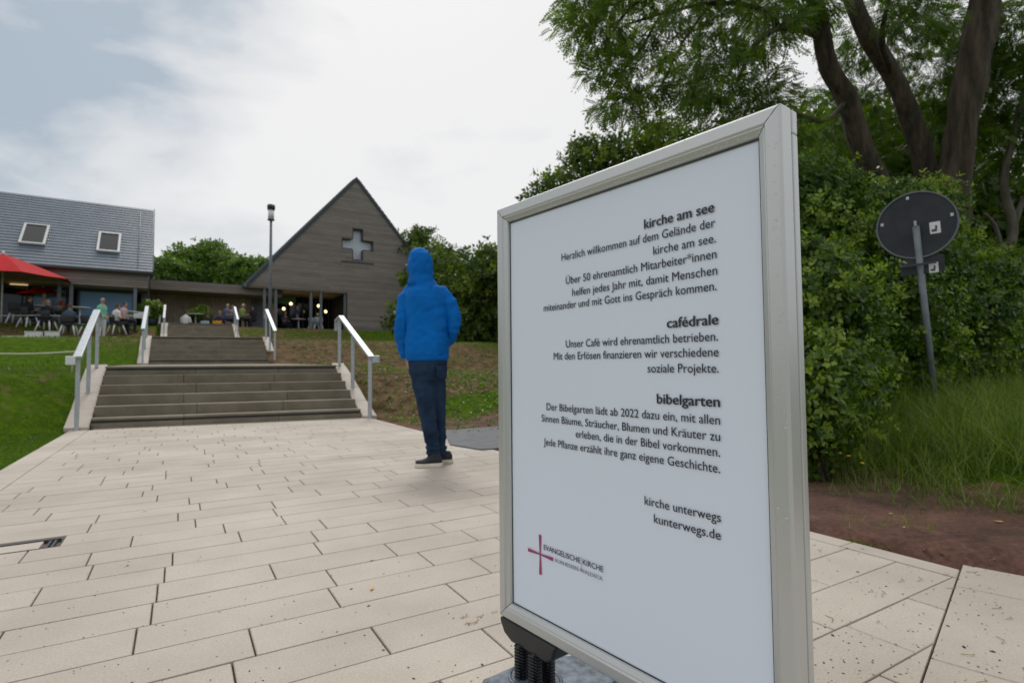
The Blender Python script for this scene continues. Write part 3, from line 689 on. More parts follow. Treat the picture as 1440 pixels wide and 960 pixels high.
for px, py, dd in ((399,434,2.0),(409,427,1.2),(448,430,1.4),(458,438,2.4)):
    p = hit(px,py,GL+G2*dd,G2); m_ = MB(); m_.lathe(p, [(.01,-.09),(.06,-.065),(.09,0),(.06,.065),(.02,.09)], 12); lp = m_.build('pendant_lamp', M['warm'], ch)
    MB().tube([p+UP*.13, Vector((p.x,p.y,OPz-.02))], .008, 5).build('cord', M['dark'], lp)
m_ = MB(); m_.box(GPt(1.3,4.55,1.9), G1*1.6, UP*.42, G2*.05); m_.build('green_sign_panel', mat('green_panel', (0.03,0.10,0.035), (0.05,0.14,0.05), 3), ch)
# roof: two thick slabs with tile courses, ridge, verge
def roof_plane(parent, A, B, C, D, mtl, th=.16, courses=26, nm='roof', dz=.035):   # A,B eave ends; D,C ridge ends
    n = (B-A).cross(D-A).normalized(); n = n if n.z > 0 else -n
    rf = MB().prism([A,B,C,D], n*th).build(nm, mtl, parent)
    m_ = MB()
    for k in range(courses):
        t0, t1 = k/courses, (k+1.12)/courses; t1 = min(t1,1)
        a, b = A+(D-A)*t0+n*(th+.002), B+(C-B)*t0+n*(th+.002); c, d = B+(C-B)*t1+n*(th+.002), A+(D-A)*t1+n*(th+.002)
        m_.add([a,b,c,d,a+n*dz,b+n*dz,c+n*.004,d+n*.004], [(0,1,2,3),(4,5,6,7),(0,1,5,4),(1,2,6,5),(2,3,7,6),(3,0,4,7)])
    tag(m_.build('tile_course', mtl, rf), kind='stuff'); return rf
ov = .06
sl_ = (ZA-ZE)/HW
for s_ in (0,1):
    e_ = GPt(-.08 if s_ == 0 else 2*HW+.08, ZE-.08*sl_, -ov); rdg = GPt(HW,ZA,-ov)
    roof_plane(ch, e_, e_+G2*(GD+ov*2), rdg+G2*(GD+ov*2), rdg, M['slate'], courses=30)
# verge trim along both rakes
for s_ in (0,1):
    a = GPt(-.08 if s_ == 0 else 2*HW+.08, ZE-.08*sl_-.02, -.065); b = GPt(HW,ZA-.02,-.065)
    MB().prism([a, b, b+UP*.24, a+UP*.24], G2*-.02).build('verge_board', M['dark'], ch)
# cafe building on the left
KB = at(209,383,26.0); KB.z = 0; KL = 17.0; KD = 5.0; KZ, KR = 5.27, 9.25; RBk = 4.6
cf = thing('cafe_building', KB+UP*TZ, 'long low cafe building with slate-blue roof, two skylights and glass front coloured like reflected blue sky at the left', 'building')
def KP(a, z, b=0): return KB-G1*a+G2*b+UP*z          # a runs to the left along the front
m_ = MB(); zf0, zf1 = 4.62, KZ-.02
z = zf0
while z < zf1-.03:
    a = 0
    while a < KL:
        l = rb.choice([2.4,3.6,3.0]); l = min(l, KL-a); m_.box(KP(a+l-.002,z,-.02), G1*(l-.004), UP*.13, G2*.022, rb.randrange(3)); a += l
    z += .142
tag(m_.build('fascia_board', CL, cf), kind='stuff')
MB().box(KP(KL,zf0-.02,.003), G1*KL, UP*(zf1-zf0), G2*.2).build('fascia', M['dark'], cf)
MB().box(KP(KL,zf0-.06,-.0), G1*KL, UP*.036, G2*1.8).build('soffit', M['soffit'], cf)
SB = 1.6
m_ = MB(); m_.box(KP(KL,TZ-.4,KD*2), G1*KL, UP*(KZ-TZ+.4), G2*.2); m_.box(KP(.3,TZ-.4,SB), G1*.3, UP*(zf0-TZ+.34), G2*(KD*2-SB)); m_.box(KP(KL,TZ-.4,SB), G1*.3, UP*(zf0-TZ+.34), G2*(KD*2-SB))
m_.prism([KP(.3,KZ-.3,.2),KP(.3,KZ-.3,2*RBk),KP(.3,KR-.15,RBk)], G1*.3); m_.build('wall', M['dark'], cf)
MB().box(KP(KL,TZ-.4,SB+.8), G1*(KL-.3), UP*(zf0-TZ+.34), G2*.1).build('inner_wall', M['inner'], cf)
# windows in the front
def fx(px, py=420, b=SB): p = hit(px,py,KB+G2*b,G2); return -(p-KB).dot(G1)
wins = [(fx(188),fx(110),'glass'),(fx(94),fx(45),'glass'),(fx(38),fx(2),'glassd'),(fx(-4),fx(-60),'glassd')]
for a0, a1, mt_ in wins:
    w_ = MB().box(KP(a1,TZ-.1,SB), G1*(a1-a0), UP*(zf0-TZ-.08), G2*.03).build('window', M[mt_], cf)
    m_ = MB()
    for a in (a0,a1): m_.box(KP(a+.04,TZ-.1,SB-.05), G1*.08, UP*(zf0-TZ-.05), G2*.05)
    m_.box(KP(a1,zf0-.2,SB-.052), G1*(a1-a0), UP*.1, G2*.05); m_.box(KP(a1,TZ+.1,SB-.052), G1*(a1-a0), UP*.08, G2*.05)
    m_.build('window_frame', M['dark'], w_)
for px in (83,100,190): 
    a = fx(px,420,.15); MB().box(KP(a+.07,TZ-.3,.08), G1*.14, G2*.14, UP*(zf0-.06-TZ+.3)).build('column', M['colm'], cf, bevel=.01)
a = fx(30,395,.8); MB().box(KP(a+.4,zf0-.14,.9), G1*.6, UP*.03, G2*.12).build('ceiling_lamp', mat('dim_lamp', (.6,.45,.25), None, emit=((1,.7,.35),.7)), cf)
e0, e1_ = KP(KL,KZ-.12,-.15), KP(-.15,KZ-.12,-.15); r0_, r1_ = KP(KL,KR,RBk), KP(-.15,KR,RBk)
rf = roof_plane(cf, e0, e1_, r1_, r0_, M['slate'], courses=25, dz=.036)
roof_plane(cf, KP(KL,KZ-.12,2*RBk+.15), KP(-.15,KZ-.12,2*RBk+.15), r1_, r0_, M['slate'], courses=10)
# gutter and verge
MB().tube([KP(KL,KZ-.06,-.22), KP(-.15,KZ-.06,-.22)], .075, 8).build('gutter', M['dark'], cf)
MB().prism([KP(-.16,KZ-.2,-.15),KP(-.16,KR-.08,RBk),KP(-.16,KR+.22,RBk),KP(-.16,KZ+.12,-.15)], G1*.04).build('verge_board', M['dark'], cf)
rn = (e1_-e0).cross(r0_-e0).normalized(); rn = rn if rn.z > 0 else -rn; ru = (r0_-e0).normalized()
for (xa, ya, xb, yb) in ((30,343,64,321),(139,354,168,333)):
    o0 = e0+rn*.18; A_ = hit(xa,ya,o0,rn); B_ = hit(xb,yb,o0,rn); B2 = hit(xb-4 if xa < 100 else xb-3,ya+3,o0,rn)
    wv = (B2-A_).dot(G1); hv = (B_-A_).dot(ru); pc_ = A_
    sk = MB().box(pc_+rn*.06, G1*wv, ru*hv, rn*.05).build('skylight', M['glassd'], cf)
    m_ = MB(); f_ = .09
    for (x,y,w2,h2) in ((-f_,-f_,wv+2*f_,f_),(-f_,hv,wv+2*f_,f_),(-f_,0,f_,hv),(wv,0,f_,hv)): m_.box(pc_+G1*x+ru*y+rn*.05, G1*w2, ru*h2, rn*.1)
    m_.build('frame', M['alu'], sk)
p_ = hit(198,300,e0+rn*.18,rn); p2 = hit(193,378,e0+rn*.18,rn)
MB().tube([p_+rn*.08, p_+rn*.08-ru*(p_-p2).dot(ru)], .012, 5).build('lightning_conductor', M['colm'], rf)
# flat-roofed link
LA = KB+G2*2.3; LL = 8.2; lk = thing('link_building', LA+UP*TZ, 'flat-roofed dark passage with brown timber rear wall between the two gabled buildings', 'building')
LA = LA - G1*.15 - G1*.0
def LP(a, z, b=0): return LA+G1*a+G2*b+UP*z
m_ = MB(); z = 4.86
while z < 5.2: m_.box(LP(.2,z,-.02), G1*(LL-1.9-.3), UP*.13, G2*.022, rb.randrange(3)); z += .142
tag(m_.build('fascia_board', CL, lk), kind='stuff')
MB().box(LP(.2,4.84,.003), G1*(LL-1.9), UP*.42, G2*4.2).build('flat_roof', M['dark'], lk)
MB().box(LP(.18,5.262,-.03), G1*(LL-1.9), UP*.03, G2*4.2).build('roof_edge', M['colm'], lk)
MB().box(LP(.2,4.80,-.02), G1*(LL-1.9), UP*.035, G2*3.4).build('soffit', mat('brown_soffit', (0.34,0.27,0.21), (0.42,0.34,0.27), 2, rough=.8, world_co=True), lk)
m_ = MB()
for k in range(56): m_.box(LP(.2+k*.115,TZ-.3,2.15), G1*.107, UP*(4.8-TZ+.3), G2*(.05+.01*rb.random()))
tag(m_.build('wall_board', M['woodw'], lk), kind='stuff')
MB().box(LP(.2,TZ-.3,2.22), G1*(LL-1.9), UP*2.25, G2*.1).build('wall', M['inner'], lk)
# terrace paving under the buildings
TP = [W(-30,21.9,2.835),W(3.4,21.9,2.835),W(6,21.9,2.835),W(6,60,2.835),W(-30,60,2.835)]
slabpoly('terrace', [at(-400,455,19.5)*1, at(236,455,25.6), at(345,459,27.2), GL+G1*2*HW+G2*2, GL+G1*2*HW+G2*22, KB-G1*30+G2*22], .3, M['slab'], 'pale paved terrace in front of the cafe and church') if False else None
# ---------------------------------------------------------------- lamp post
lb = at(379.5,470,21.5); lb.z = gz(lb.x,lb.y); lt = at(385.5,288,21.5)
lpz = thing('lamp_post', lb, 'slender dark lamp post with clear glass head rising beside the middle handrail', 'lamp post')
H_ = at(383,288,21.5).z-lb.z
MB().tube([lb-UP*.2, lb+UP*H_*.45, lb+UP*(H_-.62)], [.07,.06,.045], 10).build('pole', M['colm'], lpz)
MB().lathe(lb, [(.03,H_-.64),(.13,H_-.62),(.13,H_-.585),(.03,H_-.58)], 14).build('collar', M['dark'], lpz)
MB().lathe(lb, [(.11,H_-.58),(.11,H_-.2)], 14).build('lantern_glass', mat('frosted_glass', (0.75,0.76,0.8), None, rough=.2, spec=.6), lpz)
MB().lathe(lb, [(.05,H_-.2),(.14,H_-.2),(.15,H_-.03),(.12,H_),(.02,H_+.01)], 14).build('cap', M['dark'], lpz)
# ---------------------------------------------------------------- traffic sign seen from behind
sb_ = at(1312,545,5.6); sb_.z = gz(sb_.x, sb_.y)
sg = thing('traffic_sign', sb_, 'round traffic sign seen from behind on a leaning grey pole in front of the hedge', 'road sign')
topc = at(1287.5,315,5.45); bot = at(1313,548,5.6)
ax_ = (topc-bot).normalized(); bse = bot - ax_*((bot.z-sb_.z+.2)/ax_.z)
MB().tube([bse, topc-ax_*.02], .03, 12).build('pole', mat('weathered_steel', (.15,.17,.19), (.21,.23,.25), 8, rough=.6), sg)
sn = Vector((-topc.x,-topc.y,0)).normalized(); sn = (sn+Vector((-.12,0,0))).normalized(); sx_ = sn.cross(ax_).normalized(); sy_ = sx_.cross(sn).normalized(); sy_ = sy_ if sy_.z > 0 else -sy_
M['sback'] = mat('dark_grey_sign_back', (0.028,0.031,0.038), (0.045,0.048,0.055), 5, rough=0.55, spec=.3)
RD = .338; cc = topc - sn*.06
def disc(m_, c, r, y0, y1, n=40, ri=0):
    vs = [c+(sx_*math.cos(2*math.pi*k/n)+sy_*math.sin(2*math.pi*k/n))*rr_ + sn*y for rr_, y in ((r,y0),(r,y1)) for k in range(n)]
    if not ri: m_.add(vs, [tuple(range(n)), tuple(range(2*n-1,n-1,-1))]+[(k,(k+1)%n,(k+1)%n+n,k+n) for k in range(n)])
    else:
        vs += [c+(sx_*math.cos(2*math.pi*k/n)+sy_*math.sin(2*math.pi*k/n))*ri + sn*y for y in (y0,y1) for k in range(n)]
        m_.add(vs, [(k,(k+1)%n,(k+1)%n+n,k+n) for k in range(n)]+[(2*n+k,2*n+(k+1)%n,3*n+(k+1)%n,3*n+k) for k in range(n)]+[(k,(k+1)%n,2*n+(k+1)%n,2*n+k) for k in range(n)]+[(n+k,n+(k+1)%n,3*n+(k+1)%n,3*n+k) for k in range(n)])
m_ = MB(); disc(m_, cc, RD-.012, 0, .004); dk = m_.build('disc', M['sback'], sg)
m_ = MB(); disc(m_, cc, RD, -.012, .016, ri=RD-.014); m_.build('rim', M['colm'], dk)
def sticker(px, py, w, h, off):
    c = hit(px,py,cc+sn*off,sn); st = MB().box(c-sx_*w/2*1-sy_*h/2, sx_*w, sy_*h, sn*.001).build('sticker', M['white'], sg)
    m_ = MB()
    for (a,b,w2,h2) in ((.15,.16,.5,.22),(.5,.38,.2,.3)): m_.box(c+sx_*w*(.5-a-w2)*1+sy_*h*(b-.5)+sn*.0012, sx_*w*w2, sy_*h*h2, sn*.0006)
    m_.build('mark', M['dark'], st)
sticker(1315,320,.085,.115,.006)
for a in (80,172,12):
    c = cc+(sx_*math.cos(math.radians(a))+sy_*math.sin(math.radians(a)))*(RD-.05); MB().cbox(c+sn*.008, .025,.03,.012,(sx_,sy_,sn)).build('clip', M['galv'], sg)
MB().cbox(topc-ax_*.0+sn*.02, .02,.05,.03,(sx_,ax_,sn)).build('clamp', M['galv'], sg)
c2 = hit(1291,373,cc,sn); MB().cbox(hit(1296,373,cc-sn*.0,sn), .36,.17,.004,(sx_,sy_,sn)).build('lower_plate', M['sback'], sg)
sticker(1313,376,.075,.10,.004)
MB().cbox(c2+sn*.05, .30,.02,.02,(sx_,sy_,sn)).build('clamp', M['dark'], sg)
# ---------------------------------------------------------------- vegetation
def rot_from(z, roll):            # arrays: direction (N,3) and roll angle -> frames (N,3,3) with columns x,y,z
    z = z/np.linalg.norm(z,axis=1,keepdims=True); up = np.where(np.abs(z[:,2:3])<.95, np.array([[0,0,1.]]), np.array([[1.,0,0]]))
    x = np.cross(up, z); x /= np.linalg.norm(x,axis=1,keepdims=True); y = np.cross(z, x)
    c, s = np.cos(roll)[:,None], np.sin(roll)[:,None]
    return np.stack([x*c+y*s, -x*s+y*c, z], 2)
def scatter(pos, R, sc, TV, TF, var):
    V = pos[:,None,:] + np.einsum('nij,kj->nki', R, TV)*sc[:,None,None]
    N, K = len(pos), len(TV); F = TF[None]+(np.arange(N)*K)[:,None,None]
    return V.reshape(-1,3), F.reshape(-1,TF.shape[1]), np.repeat(var, K)
def tmpl_pinnate(n=8, l=1.0, w=.135, droop=.25):   # leaf along +z, leaflets to both sides, quads
    v = []; f = []
    for i in range(n):
        t = (i+1)/n; z = l*t; y = -droop*t*t
        for sgn in ((-1,1) if i < n-1 else (0,)):
            b = len(v); ll = w*1.9*(1-.35*abs(t-.5))
            if sgn: d = np.array([sgn*ll, -.03, ll*.25]); pz = np.array([0,0,w*.42])
            else: d = np.array([0,-.05,ll]); pz = np.array([w*.42,0,0])
            o_ = np.array([0,y,z]); v += [o_, o_+d*.45+pz, o_+d, o_+d*.45-pz]; f.append([b,b+1,b+2,b+3])
    return np.array(v), np.array(f)
def tmpl_leafspray(n=5, w=.42):   # a short twig with broad leaves
    v = []; f = []; r = random.Random(n)
    for i in range(n):
        a = i*2.4; t = .25+.75*i/n; o_ = np.array([.06*math.cos(a),.06*math.sin(a),t*.8]); d = np.array([math.cos(a)*.8,math.sin(a)*.8,.35+.2*r.random()]); d = d/np.linalg.norm(d)*.62
        s_ = np.cross(d,[0,0,1]); s_ = s_/np.linalg.norm(s_)*w*.42; u_ = np.cross(s_, d); u_ = u_/np.linalg.norm(u_)*.05
        b = len(v); v += [o_, o_+d*.42+s_+u_, o_+d, o_+d*.42-s_+u_]; f.append([b,b+1,b+2,b+3])
    return np.array(v), np.array(f)
PIN = tmpl_pinnate(); SPR = tmpl_leafspray(); SPR2 = tmpl_leafspray(4,.55)
def ellipsoid_clumps(els, ncl, rng, shell=.55):
    w = np.array([e[3]*e[4]*e[5] for e in els])**.75; w /= w.sum(); idx = rng.choice(len(els), ncl, p=w)
    E = np.array([e[:6] for e in els])[idx]; d = rng.normal(size=(ncl,3)); d /= np.linalg.norm(d,axis=1,keepdims=True)
    r = (shell+(1-shell)*rng.random(ncl)**.6)[:,None]; c = E[:,:3]+d*r*E[:,3:6]; return c, d
def crown(els, ncl, per, crad, leaf, TM, rng, droop=.2, shell=.5, varb=.5):
    c, d = ellipsoid_clumps(els, ncl, rng, shell); N = ncl*per
    g = np.clip(rng.normal(size=(N,3)),-1.7,1.7); cc = np.repeat(c,per,0); dd = np.repeat(d,per,0)
    cr_ = np.repeat(crad*(.6+.8*rng.random(ncl)),per)[:,None]
    pos = cc+g*cr_*np.array([1,1,.62])
    dirn = dd*.8+g*.5+rng.normal(size=(N,3))*.5; dirn[:,2] -= droop
    var = np.clip(varb+.22*np.repeat(rng.normal(size=ncl),per)+.24*rng.normal(size=N),0,1)
    return scatter(pos, rot_from(dirn, rng.random(N)*6.28), leaf*(.7+.6*rng.random(N)), TM[0], TM[1], var)
def add_foliage(name, parts_, mtl, parent):
    V = np.concatenate([p[0] for p in parts_]); off = 0; Fs = []
    for p in parts_: Fs.append(p[1]+off); off += len(p[0])
    var = np.concatenate([p[2] for p in parts_]); Mi = np.array(MW[parent.name].inverted()); V = V@Mi[:3,:3].T+Mi[:3,3]
    return link(name, np_mesh(name, V, np.concatenate(Fs), mtl, {'var':var}), parent)
M['bark'] = mat('furrowed_bark', (0.030,0.022,0.016), (0.105,0.078,0.055), 9, rough=.95, bump=1.0, bscale=22, stretch=(1,1,.18), world_co=True, detail=6)
M['barkl'] = mat('grey_bark', (0.10,0.085,0.07), (0.20,0.17,0.14), 9, rough=.95, bump=1.0, bscale=22, stretch=(1,1,.18), world_co=True, detail=6)
M['leafR'] = leafmat('locust_leaf', (0.04,0.075,0.010), (0.09,0.15,0.018), (0.18,0.25,0.035), .42)
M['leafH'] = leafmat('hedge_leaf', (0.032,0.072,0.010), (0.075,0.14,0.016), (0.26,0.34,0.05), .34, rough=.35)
M['leafD'] = leafmat('dark_tree_leaf', (0.03,0.058,0.010), (0.07,0.115,0.016), (0.15,0.20,0.03), .34)
M['leafF'] = leafmat('far_tree_leaf', (0.05,0.10,0.015), (0.09,0.165,0.025), (0.15,0.23,0.04), .35)
def limb(m_, pts, r0, r1, n=12, rough=.12, seg=10, seed=0):
    # smooth curve through points, rough bark surface
    P = [Vector(p) for p in pts]; out = []
    for i in range(len(P)-1):
        a, b, c, d = P[max(i-1,0)], P[i], P[i+1], P[min(i+2,len(P)-1)]
        for k in range(seg):
            t = k/seg; out.append(.5*((2*b)+(c-a)*t+(2*a-5*b+4*c-d)*t*t+(3*b-a-3*c+d)*t**3))
    out.append(P[-1]); m = len(out); b0 = len(m_.v); vs = []
    for i, p in enumerate(out):
        t = (out[min(i+1,m-1)]-out[max(i-1,0)]).normalized(); x = t.cross(Vector((.1,1,.05))).normalized(); y = t.cross(x)
        r = r0+(r1-r0)*i/(m-1)
        for k in range(n):
            a = 2*math.pi*k/n; dv = x*math.cos(a)+y*math.sin(a); q = p+dv*r
            nn_ = noise.noise(Vector((math.cos(a)*2.2+seed, math.sin(a)*2.2, i*.12)))+.6*noise.noise(Vector((math.cos(a)*5, math.sin(a)*5+seed, i*.25)))
            vs.append(q+dv*r*rough*nn_*1.6)
    fs = [(i*n+k, i*n+(k+1)%n, (i+1)*n+(k+1)%n, (i+1)*n+k) for i in range(m-1) for k in range(n)]+[tuple(range(n-1,-1,-1)), tuple(range((m-1)*n,m*n))]
    m_.add(vs, fs, 0, True); return out
def el(px, py, d, rx, rz, ry=None):      # crown ellipsoid from a sighting, radii in metres
    p = at(px,py,d); return (p.x,p.y,p.z,rx,ry or rx,rz)
def tree(label, base, trunks, els, ncl, per, crad, leaf, TM, lm, bark, group=None, seed=0, droop=.2, shell=.5, cat='tree', crown_name='crown', varb=.5, nm='tree'):
    T_ = thing(nm, base, label, cat, group); m_ = MB()
    for k, (pts, r0, r1) in enumerate(trunks): limb(m_, pts, r0, r1, seed=seed+k*3.1, n=16 if r0 > .1 else 8)
    m_.build('trunk', bark, T_)
    add_foliage(crown_name, [crown(els,ncl,per,crad,leaf,TM,np.random.default_rng(seed+5),droop,shell,varb)], lm, T_); return T_
def A(px,py,d): return at(px,py,d)
# the large locust: three leaning stems from one stool
b = A(1318,470,8.2); b.z = gz(b.x,b.y)
def gpt(px,py,d): p = A(px,py,d); return p
loc = thing('locust_tree', b, 'huge locust tree with furrowed leaning stems and feathery foliage filling the top right', 'tree')
m_ = MB()
limb(m_, [b+Vector((.35,.2,-.2)), gpt(1328,420,8.3), gpt(1338,300,8.3), gpt(1350,190,8.2), gpt(1368,90,8.1), gpt(1385,0,8.0), gpt(1400,-110,7.8), gpt(1420,-260,7.6)], .26, .15, n=22, rough=.2, seed=1)
limb(m_, [b+Vector((.0,.3,-.2)), gpt(1308,400,8.6), gpt(1306,280,8.7), gpt(1292,200,8.6), gpt(1256,110,8.5), gpt(1215,40,8.3), gpt(1192,-20,8.2), gpt(1160,-120,8.0), gpt(1120,-220,7.8)], .17, .10, n=18, seed=2)
limb(m_, [b+Vector((-.35,.3,-.2)), gpt(1280,380,8.4), gpt(1248,280,8.4), gpt(1215,215,8.3), gpt(1192,140,8.2), gpt(1164,90,8.1), gpt(1150,20,8.0), gpt(1134,-60,7.8), gpt(1100,-160,7.6)], .18, .10, n=18, seed=3)
m_.build('trunk', M['bark'], loc)
m_ = MB()
for pts, r0, r1 in ([(1158,55,8.1),(1135,45,7.9),(1100,40,7.7),(1070,55,7.5),(1050,85,7.3),(1035,120,7.2)],.055,.02), ([(1100,40,7.7),(1060,10,7.4),(1000,5,7.2),(930,20,7.0),(880,35,6.8)],.04,.012), ([(1190,-20,8.2),(1100,-60,7.6),(990,-40,7.2),(900,0,6.8),(850,60,6.6)],.05,.012), ([(1256,110,8.5),(1240,60,8.0),(1250,0,7.6)],.05,.03), ([(1130,-60,7.8),(1050,-120,7.4),(930,-110,7.0)],.05,.02), ([(1192,140,8.2),(1160,170,7.9),(1110,160,7.6),(1060,180,7.4),(1000,170,7.2)],.04,.012), ([(930,20,7.0),(900,70,6.9),(870,110,6.8),(845,150,6.8)],.02,.006),([(1000,5,7.2),(960,60,7.1),(930,120,7.1),(900,160,7.0)],.02,.006):
    limb(m_, [gpt(*q) for q in pts], r0, r1, n=8, seed=r0*100)
m_.build('branch', M['bark'], loc)
LE = [el(850,30,6.8,.42,.34,.6), el(900,95,6.9,.42,.38,.6), el(862,150,6.8,.25,.24,.4), el(935,30,7.0,.6,.5,.8), el(990,110,7.2,.6,.55,.9), el(1040,40,7.3,.7,.6,.9), el(1060,150,7.5,.7,.5,.9), el(985,185,7.3,.35,.22,.5), el(925,175,7.2,.28,.2,.5), el(905,135,7.1,.3,.3,.5),
      el(1010,-40,7.2,1.0,.5,1.2), el(1110,-10,7.8,.7,.6,1.0), el(1180,200,9.4,.9,.8,.8), el(1110,190,8.0,.5,.5,.7), el(1240,30,9.6,.9,.9,1.0), el(1220,140,9.9,.8,.6,.8), el(1320,90,9.8,.8,.9,1.0), el(1300,30,7.3,.30,.45,.3), el(1330,190,9.8,.8,.7,.9), el(1420,60,9.4,.8,.9,1.0), el(1290,-80,8.4,1.2,.5,1.5), el(1440,180,9.6,.6,.8,1.0),
      el(880,-50,6.8,.8,.45,.9), el(825,-10,6.8,.4,.35,.5), el(835,45,6.8,.25,.25,.4), el(815,25,6.8,.2,.2,.3), el(855,110,6.8,.2,.3,.3), el(1150,-170,8.5,1.6,.7,1.8), el(1400,-180,9,1.6,.7,1.6), el(1180,270,9.6,.6,.5,.7)]
rng = np.random.default_rng(4)
fo = [crown(LE, 900, 26, .13, .165, PIN, rng, droop=.75, shell=.1, varb=.5)]
add_foliage('crown', fo, M['leafR'], loc)
# young tree at the right edge
b = A(1405,470,9.6); b.z = gz(b.x,b.y)
tree('slim grey-barked tree bending at the far right edge behind the hedge', b, [([b-UP*.2,A(1402,430,9.6),A(1415,370,9.5),A(1425,320,9.5),A(1412,260,9.4),A(1425,190,9.3),A(1445,110,9.2)],.10,.04),([A(1412,365,9.5),A(1400,320,9.4),A(1385,300,9.3)],.05,.02),([A(1425,320,9.5),A(1440,280,9.5),A(1470,240,9.4)],.05,.03)],
     [el(1440,120,9.3,.7,.6), el(1460,30,9.2,1.0,.7), el(1380,140,9.6,.5,.5), el(1500,200,9.3,.8,.8)], 130, 22, .2, .2, PIN, M['leafR'], M['barkl'], seed=31, droop=.5)
# tall dense trees behind the hedge
BT = [((1180,480,13),[(1180,300,13,2.2,2.0),(1120,260,13,1.3,1.2),(1240,250,13,1.6,1.4)],'dense dark tree behind the bushes, just right of the poster stand'),
      ((1300,480,14),[(1300,340,14,2.4,1.5),(1340,290,14.5,1.2,.8),(1270,270,14,1.2,1.1)],'dark leafy tree behind the leaning traffic sign'),
      ((1440,480,15),[(1440,350,15,2.6,1.5),(1390,330,15,1.6,.8),(1520,330,15,2.2,1.6)],'dark tree mass behind the slim bent tree at the right edge'),
      ((1560,480,13),[(1580,300,13,2.0,2.0),(1600,350,13,2.2,1.6)],'shaded tree standing farthest right beyond the bent tree')]
for k, (bp, es, lb_) in enumerate(BT):
    b = A(*bp); b.z = gz(b.x,b.y); E_ = [el(x,y,d,r,h) for x,y,d,r,h in es]+[el(bp[0],430,bp[2],2.2,1.4)]
    top = Vector(E_[0][:3]); tree(lb_, b, [([b-UP*.2, b*.5+top*.5+Vector((.1,0,0)), top+UP*.6],.22,.07)], E_, 330, 26, .32, .34, SPR, M['leafD'], M['bark'], 'trees behind the bushes', seed=50+k, shell=.35)
# hedge of tall bushes, each a bush of its own
HB = [((1150,640,3.75),[(1105,540,4.0,.40,.42),(1130,440,4.4,.42,.5),(1095,600,3.9,.32,.24),(1150,560,4.9,.40,.30)],'glossy broad-leaved bush right beside the poster stand','near',.075),
      ((1215,590,6.2),[(1215,470,6.4,.8,.7),(1165,350,6.6,.8,.75),(1130,280,6.8,.6,.5),(1245,400,6.8,.8,.7),(1225,520,6.4,.6,.32),(1150,480,6.0,.7,.6)],'tall bush with pale new leaves between poster stand and traffic sign','n',.085),
      ((1290,560,7.6),[(1290,460,7.7,1.0,.8),(1235,330,7.8,1.0,.7),(1310,520,7.4,.7,.35),(1330,420,7.9,.8,.75)],'bush directly behind the leaning sign pole','n',.09),
      ((1370,560,8.2),[(1370,460,8.2,.95,.8),(1355,400,8.5,.7,.5),(1400,510,8.1,.8,.35)],'yellowish-green feathery bush just right of the sign pole','n',.13),
      ((1440,545,9.2),[(1450,480,9.2,1.2,.7),(1440,430,9.6,.9,.5),(1500,470,9.0,1.4,1.0)],'low spreading bush at the right edge below the bent tree','n',.10)]
for k, (bp, es, lb_, _, lf) in enumerate(HB):
    b = A(*bp); b.z = gz(b.x,b.y); E_ = [el(*q) for q in es]; T_ = thing('bush', b, lb_, 'bush', 'bushes of the hedge'); m_ = MB()
    for q in E_:
        for j in range(3):
            tp = Vector(q[:3])+Vector((random.uniform(-.3,.3),random.uniform(-.3,.3),q[5]*.7)); limb(m_, [b+Vector((random.uniform(-.2,.2),random.uniform(-.1,.3),-.1)), (b+tp)/2+Vector((random.uniform(-.15,.15),0,.1)), tp], .022, .006, n=6, seg=4)
    m_.build('stem', M['bark'], T_); rng = np.random.default_rng(70+k)
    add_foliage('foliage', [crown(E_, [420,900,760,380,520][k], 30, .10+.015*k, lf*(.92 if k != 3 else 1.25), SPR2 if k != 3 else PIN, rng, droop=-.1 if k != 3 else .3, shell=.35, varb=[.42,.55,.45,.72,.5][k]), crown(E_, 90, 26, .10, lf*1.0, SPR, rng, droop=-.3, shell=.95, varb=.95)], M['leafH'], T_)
# dark filling far behind (wood reading as one mass)
rng = np.random.default_rng(99); E_ = []
for k in range(26):
    X = 5+k*1.6; E_.append((X, 17+rng.random()*6, 1.4+rng.random()*1.0, 2.4, 2.0, 2.2+rng.random()*1.2))
V_, F_, vr_ = crown(E_, 1100, 16, .6, .55, SPR, rng, shell=.2)
wd_ = link('woodland', np_mesh('woodland', V_, F_, M['leafD'], {'var':vr_})); tag(wd_, 'dark woodland closing the view behind the bushes on the right', kind='stuff')
# distant trees: right of the church, beyond the poster's top edge, and behind the link
FT = [((640,470,27),[(640,410,27,2.2,1.7),(612,385,27,1.3,1.2),(600,450,26.5,1.6,1.0),(670,440,27,1.8,1.3)],'broad green tree right of the church behind the person in blue'),
      ((690,470,25),[(692,400,25,1.2,1.3),(690,365,25,.5,.5),(715,440,25,1.6,1.4),(665,455,25,1.0,.8)],'darker round tree at the left edge of the poster stand'),
      ((585,450,36),[(588,350,36,1.3,1.2),(578,340,36,.8,.7),(620,385,36,2.0,1.6)],'tree top rising behind the right roof slope of the church'),
      ((790,470,24),[(780,300,24,1.2,1.3),(840,235,24,1.4,1.1),(800,260,24,.9,.8),(880,215,24,1.3,1.0),(930,200,24,1.2,.9),(900,330,24,3.0,3.2),(1010,300,24,3.0,3.4)],'tall tree whose crown shows above the top rail of the poster stand'),
      ((262,440,48),[(268,378,48,2.0,1.6),(290,370,48,2.0,1.9),(315,385,48,1.9,1.6),(270,396,46,1.8,1.0)],'rounded green tree above the flat link roof'),
      ((225,440,44),[(222,390,44,1.3,.8),(240,388,44,1.1,.8),(205,392,44,1,.8)],'low bright tree beside the cafe roof end'),
      ((345,440,46),[(350,388,46,1.3,1.0),(338,396,46,1.2,.9),(370,385,46,1.0,.9)],'pale green tree just left of the church roof')]
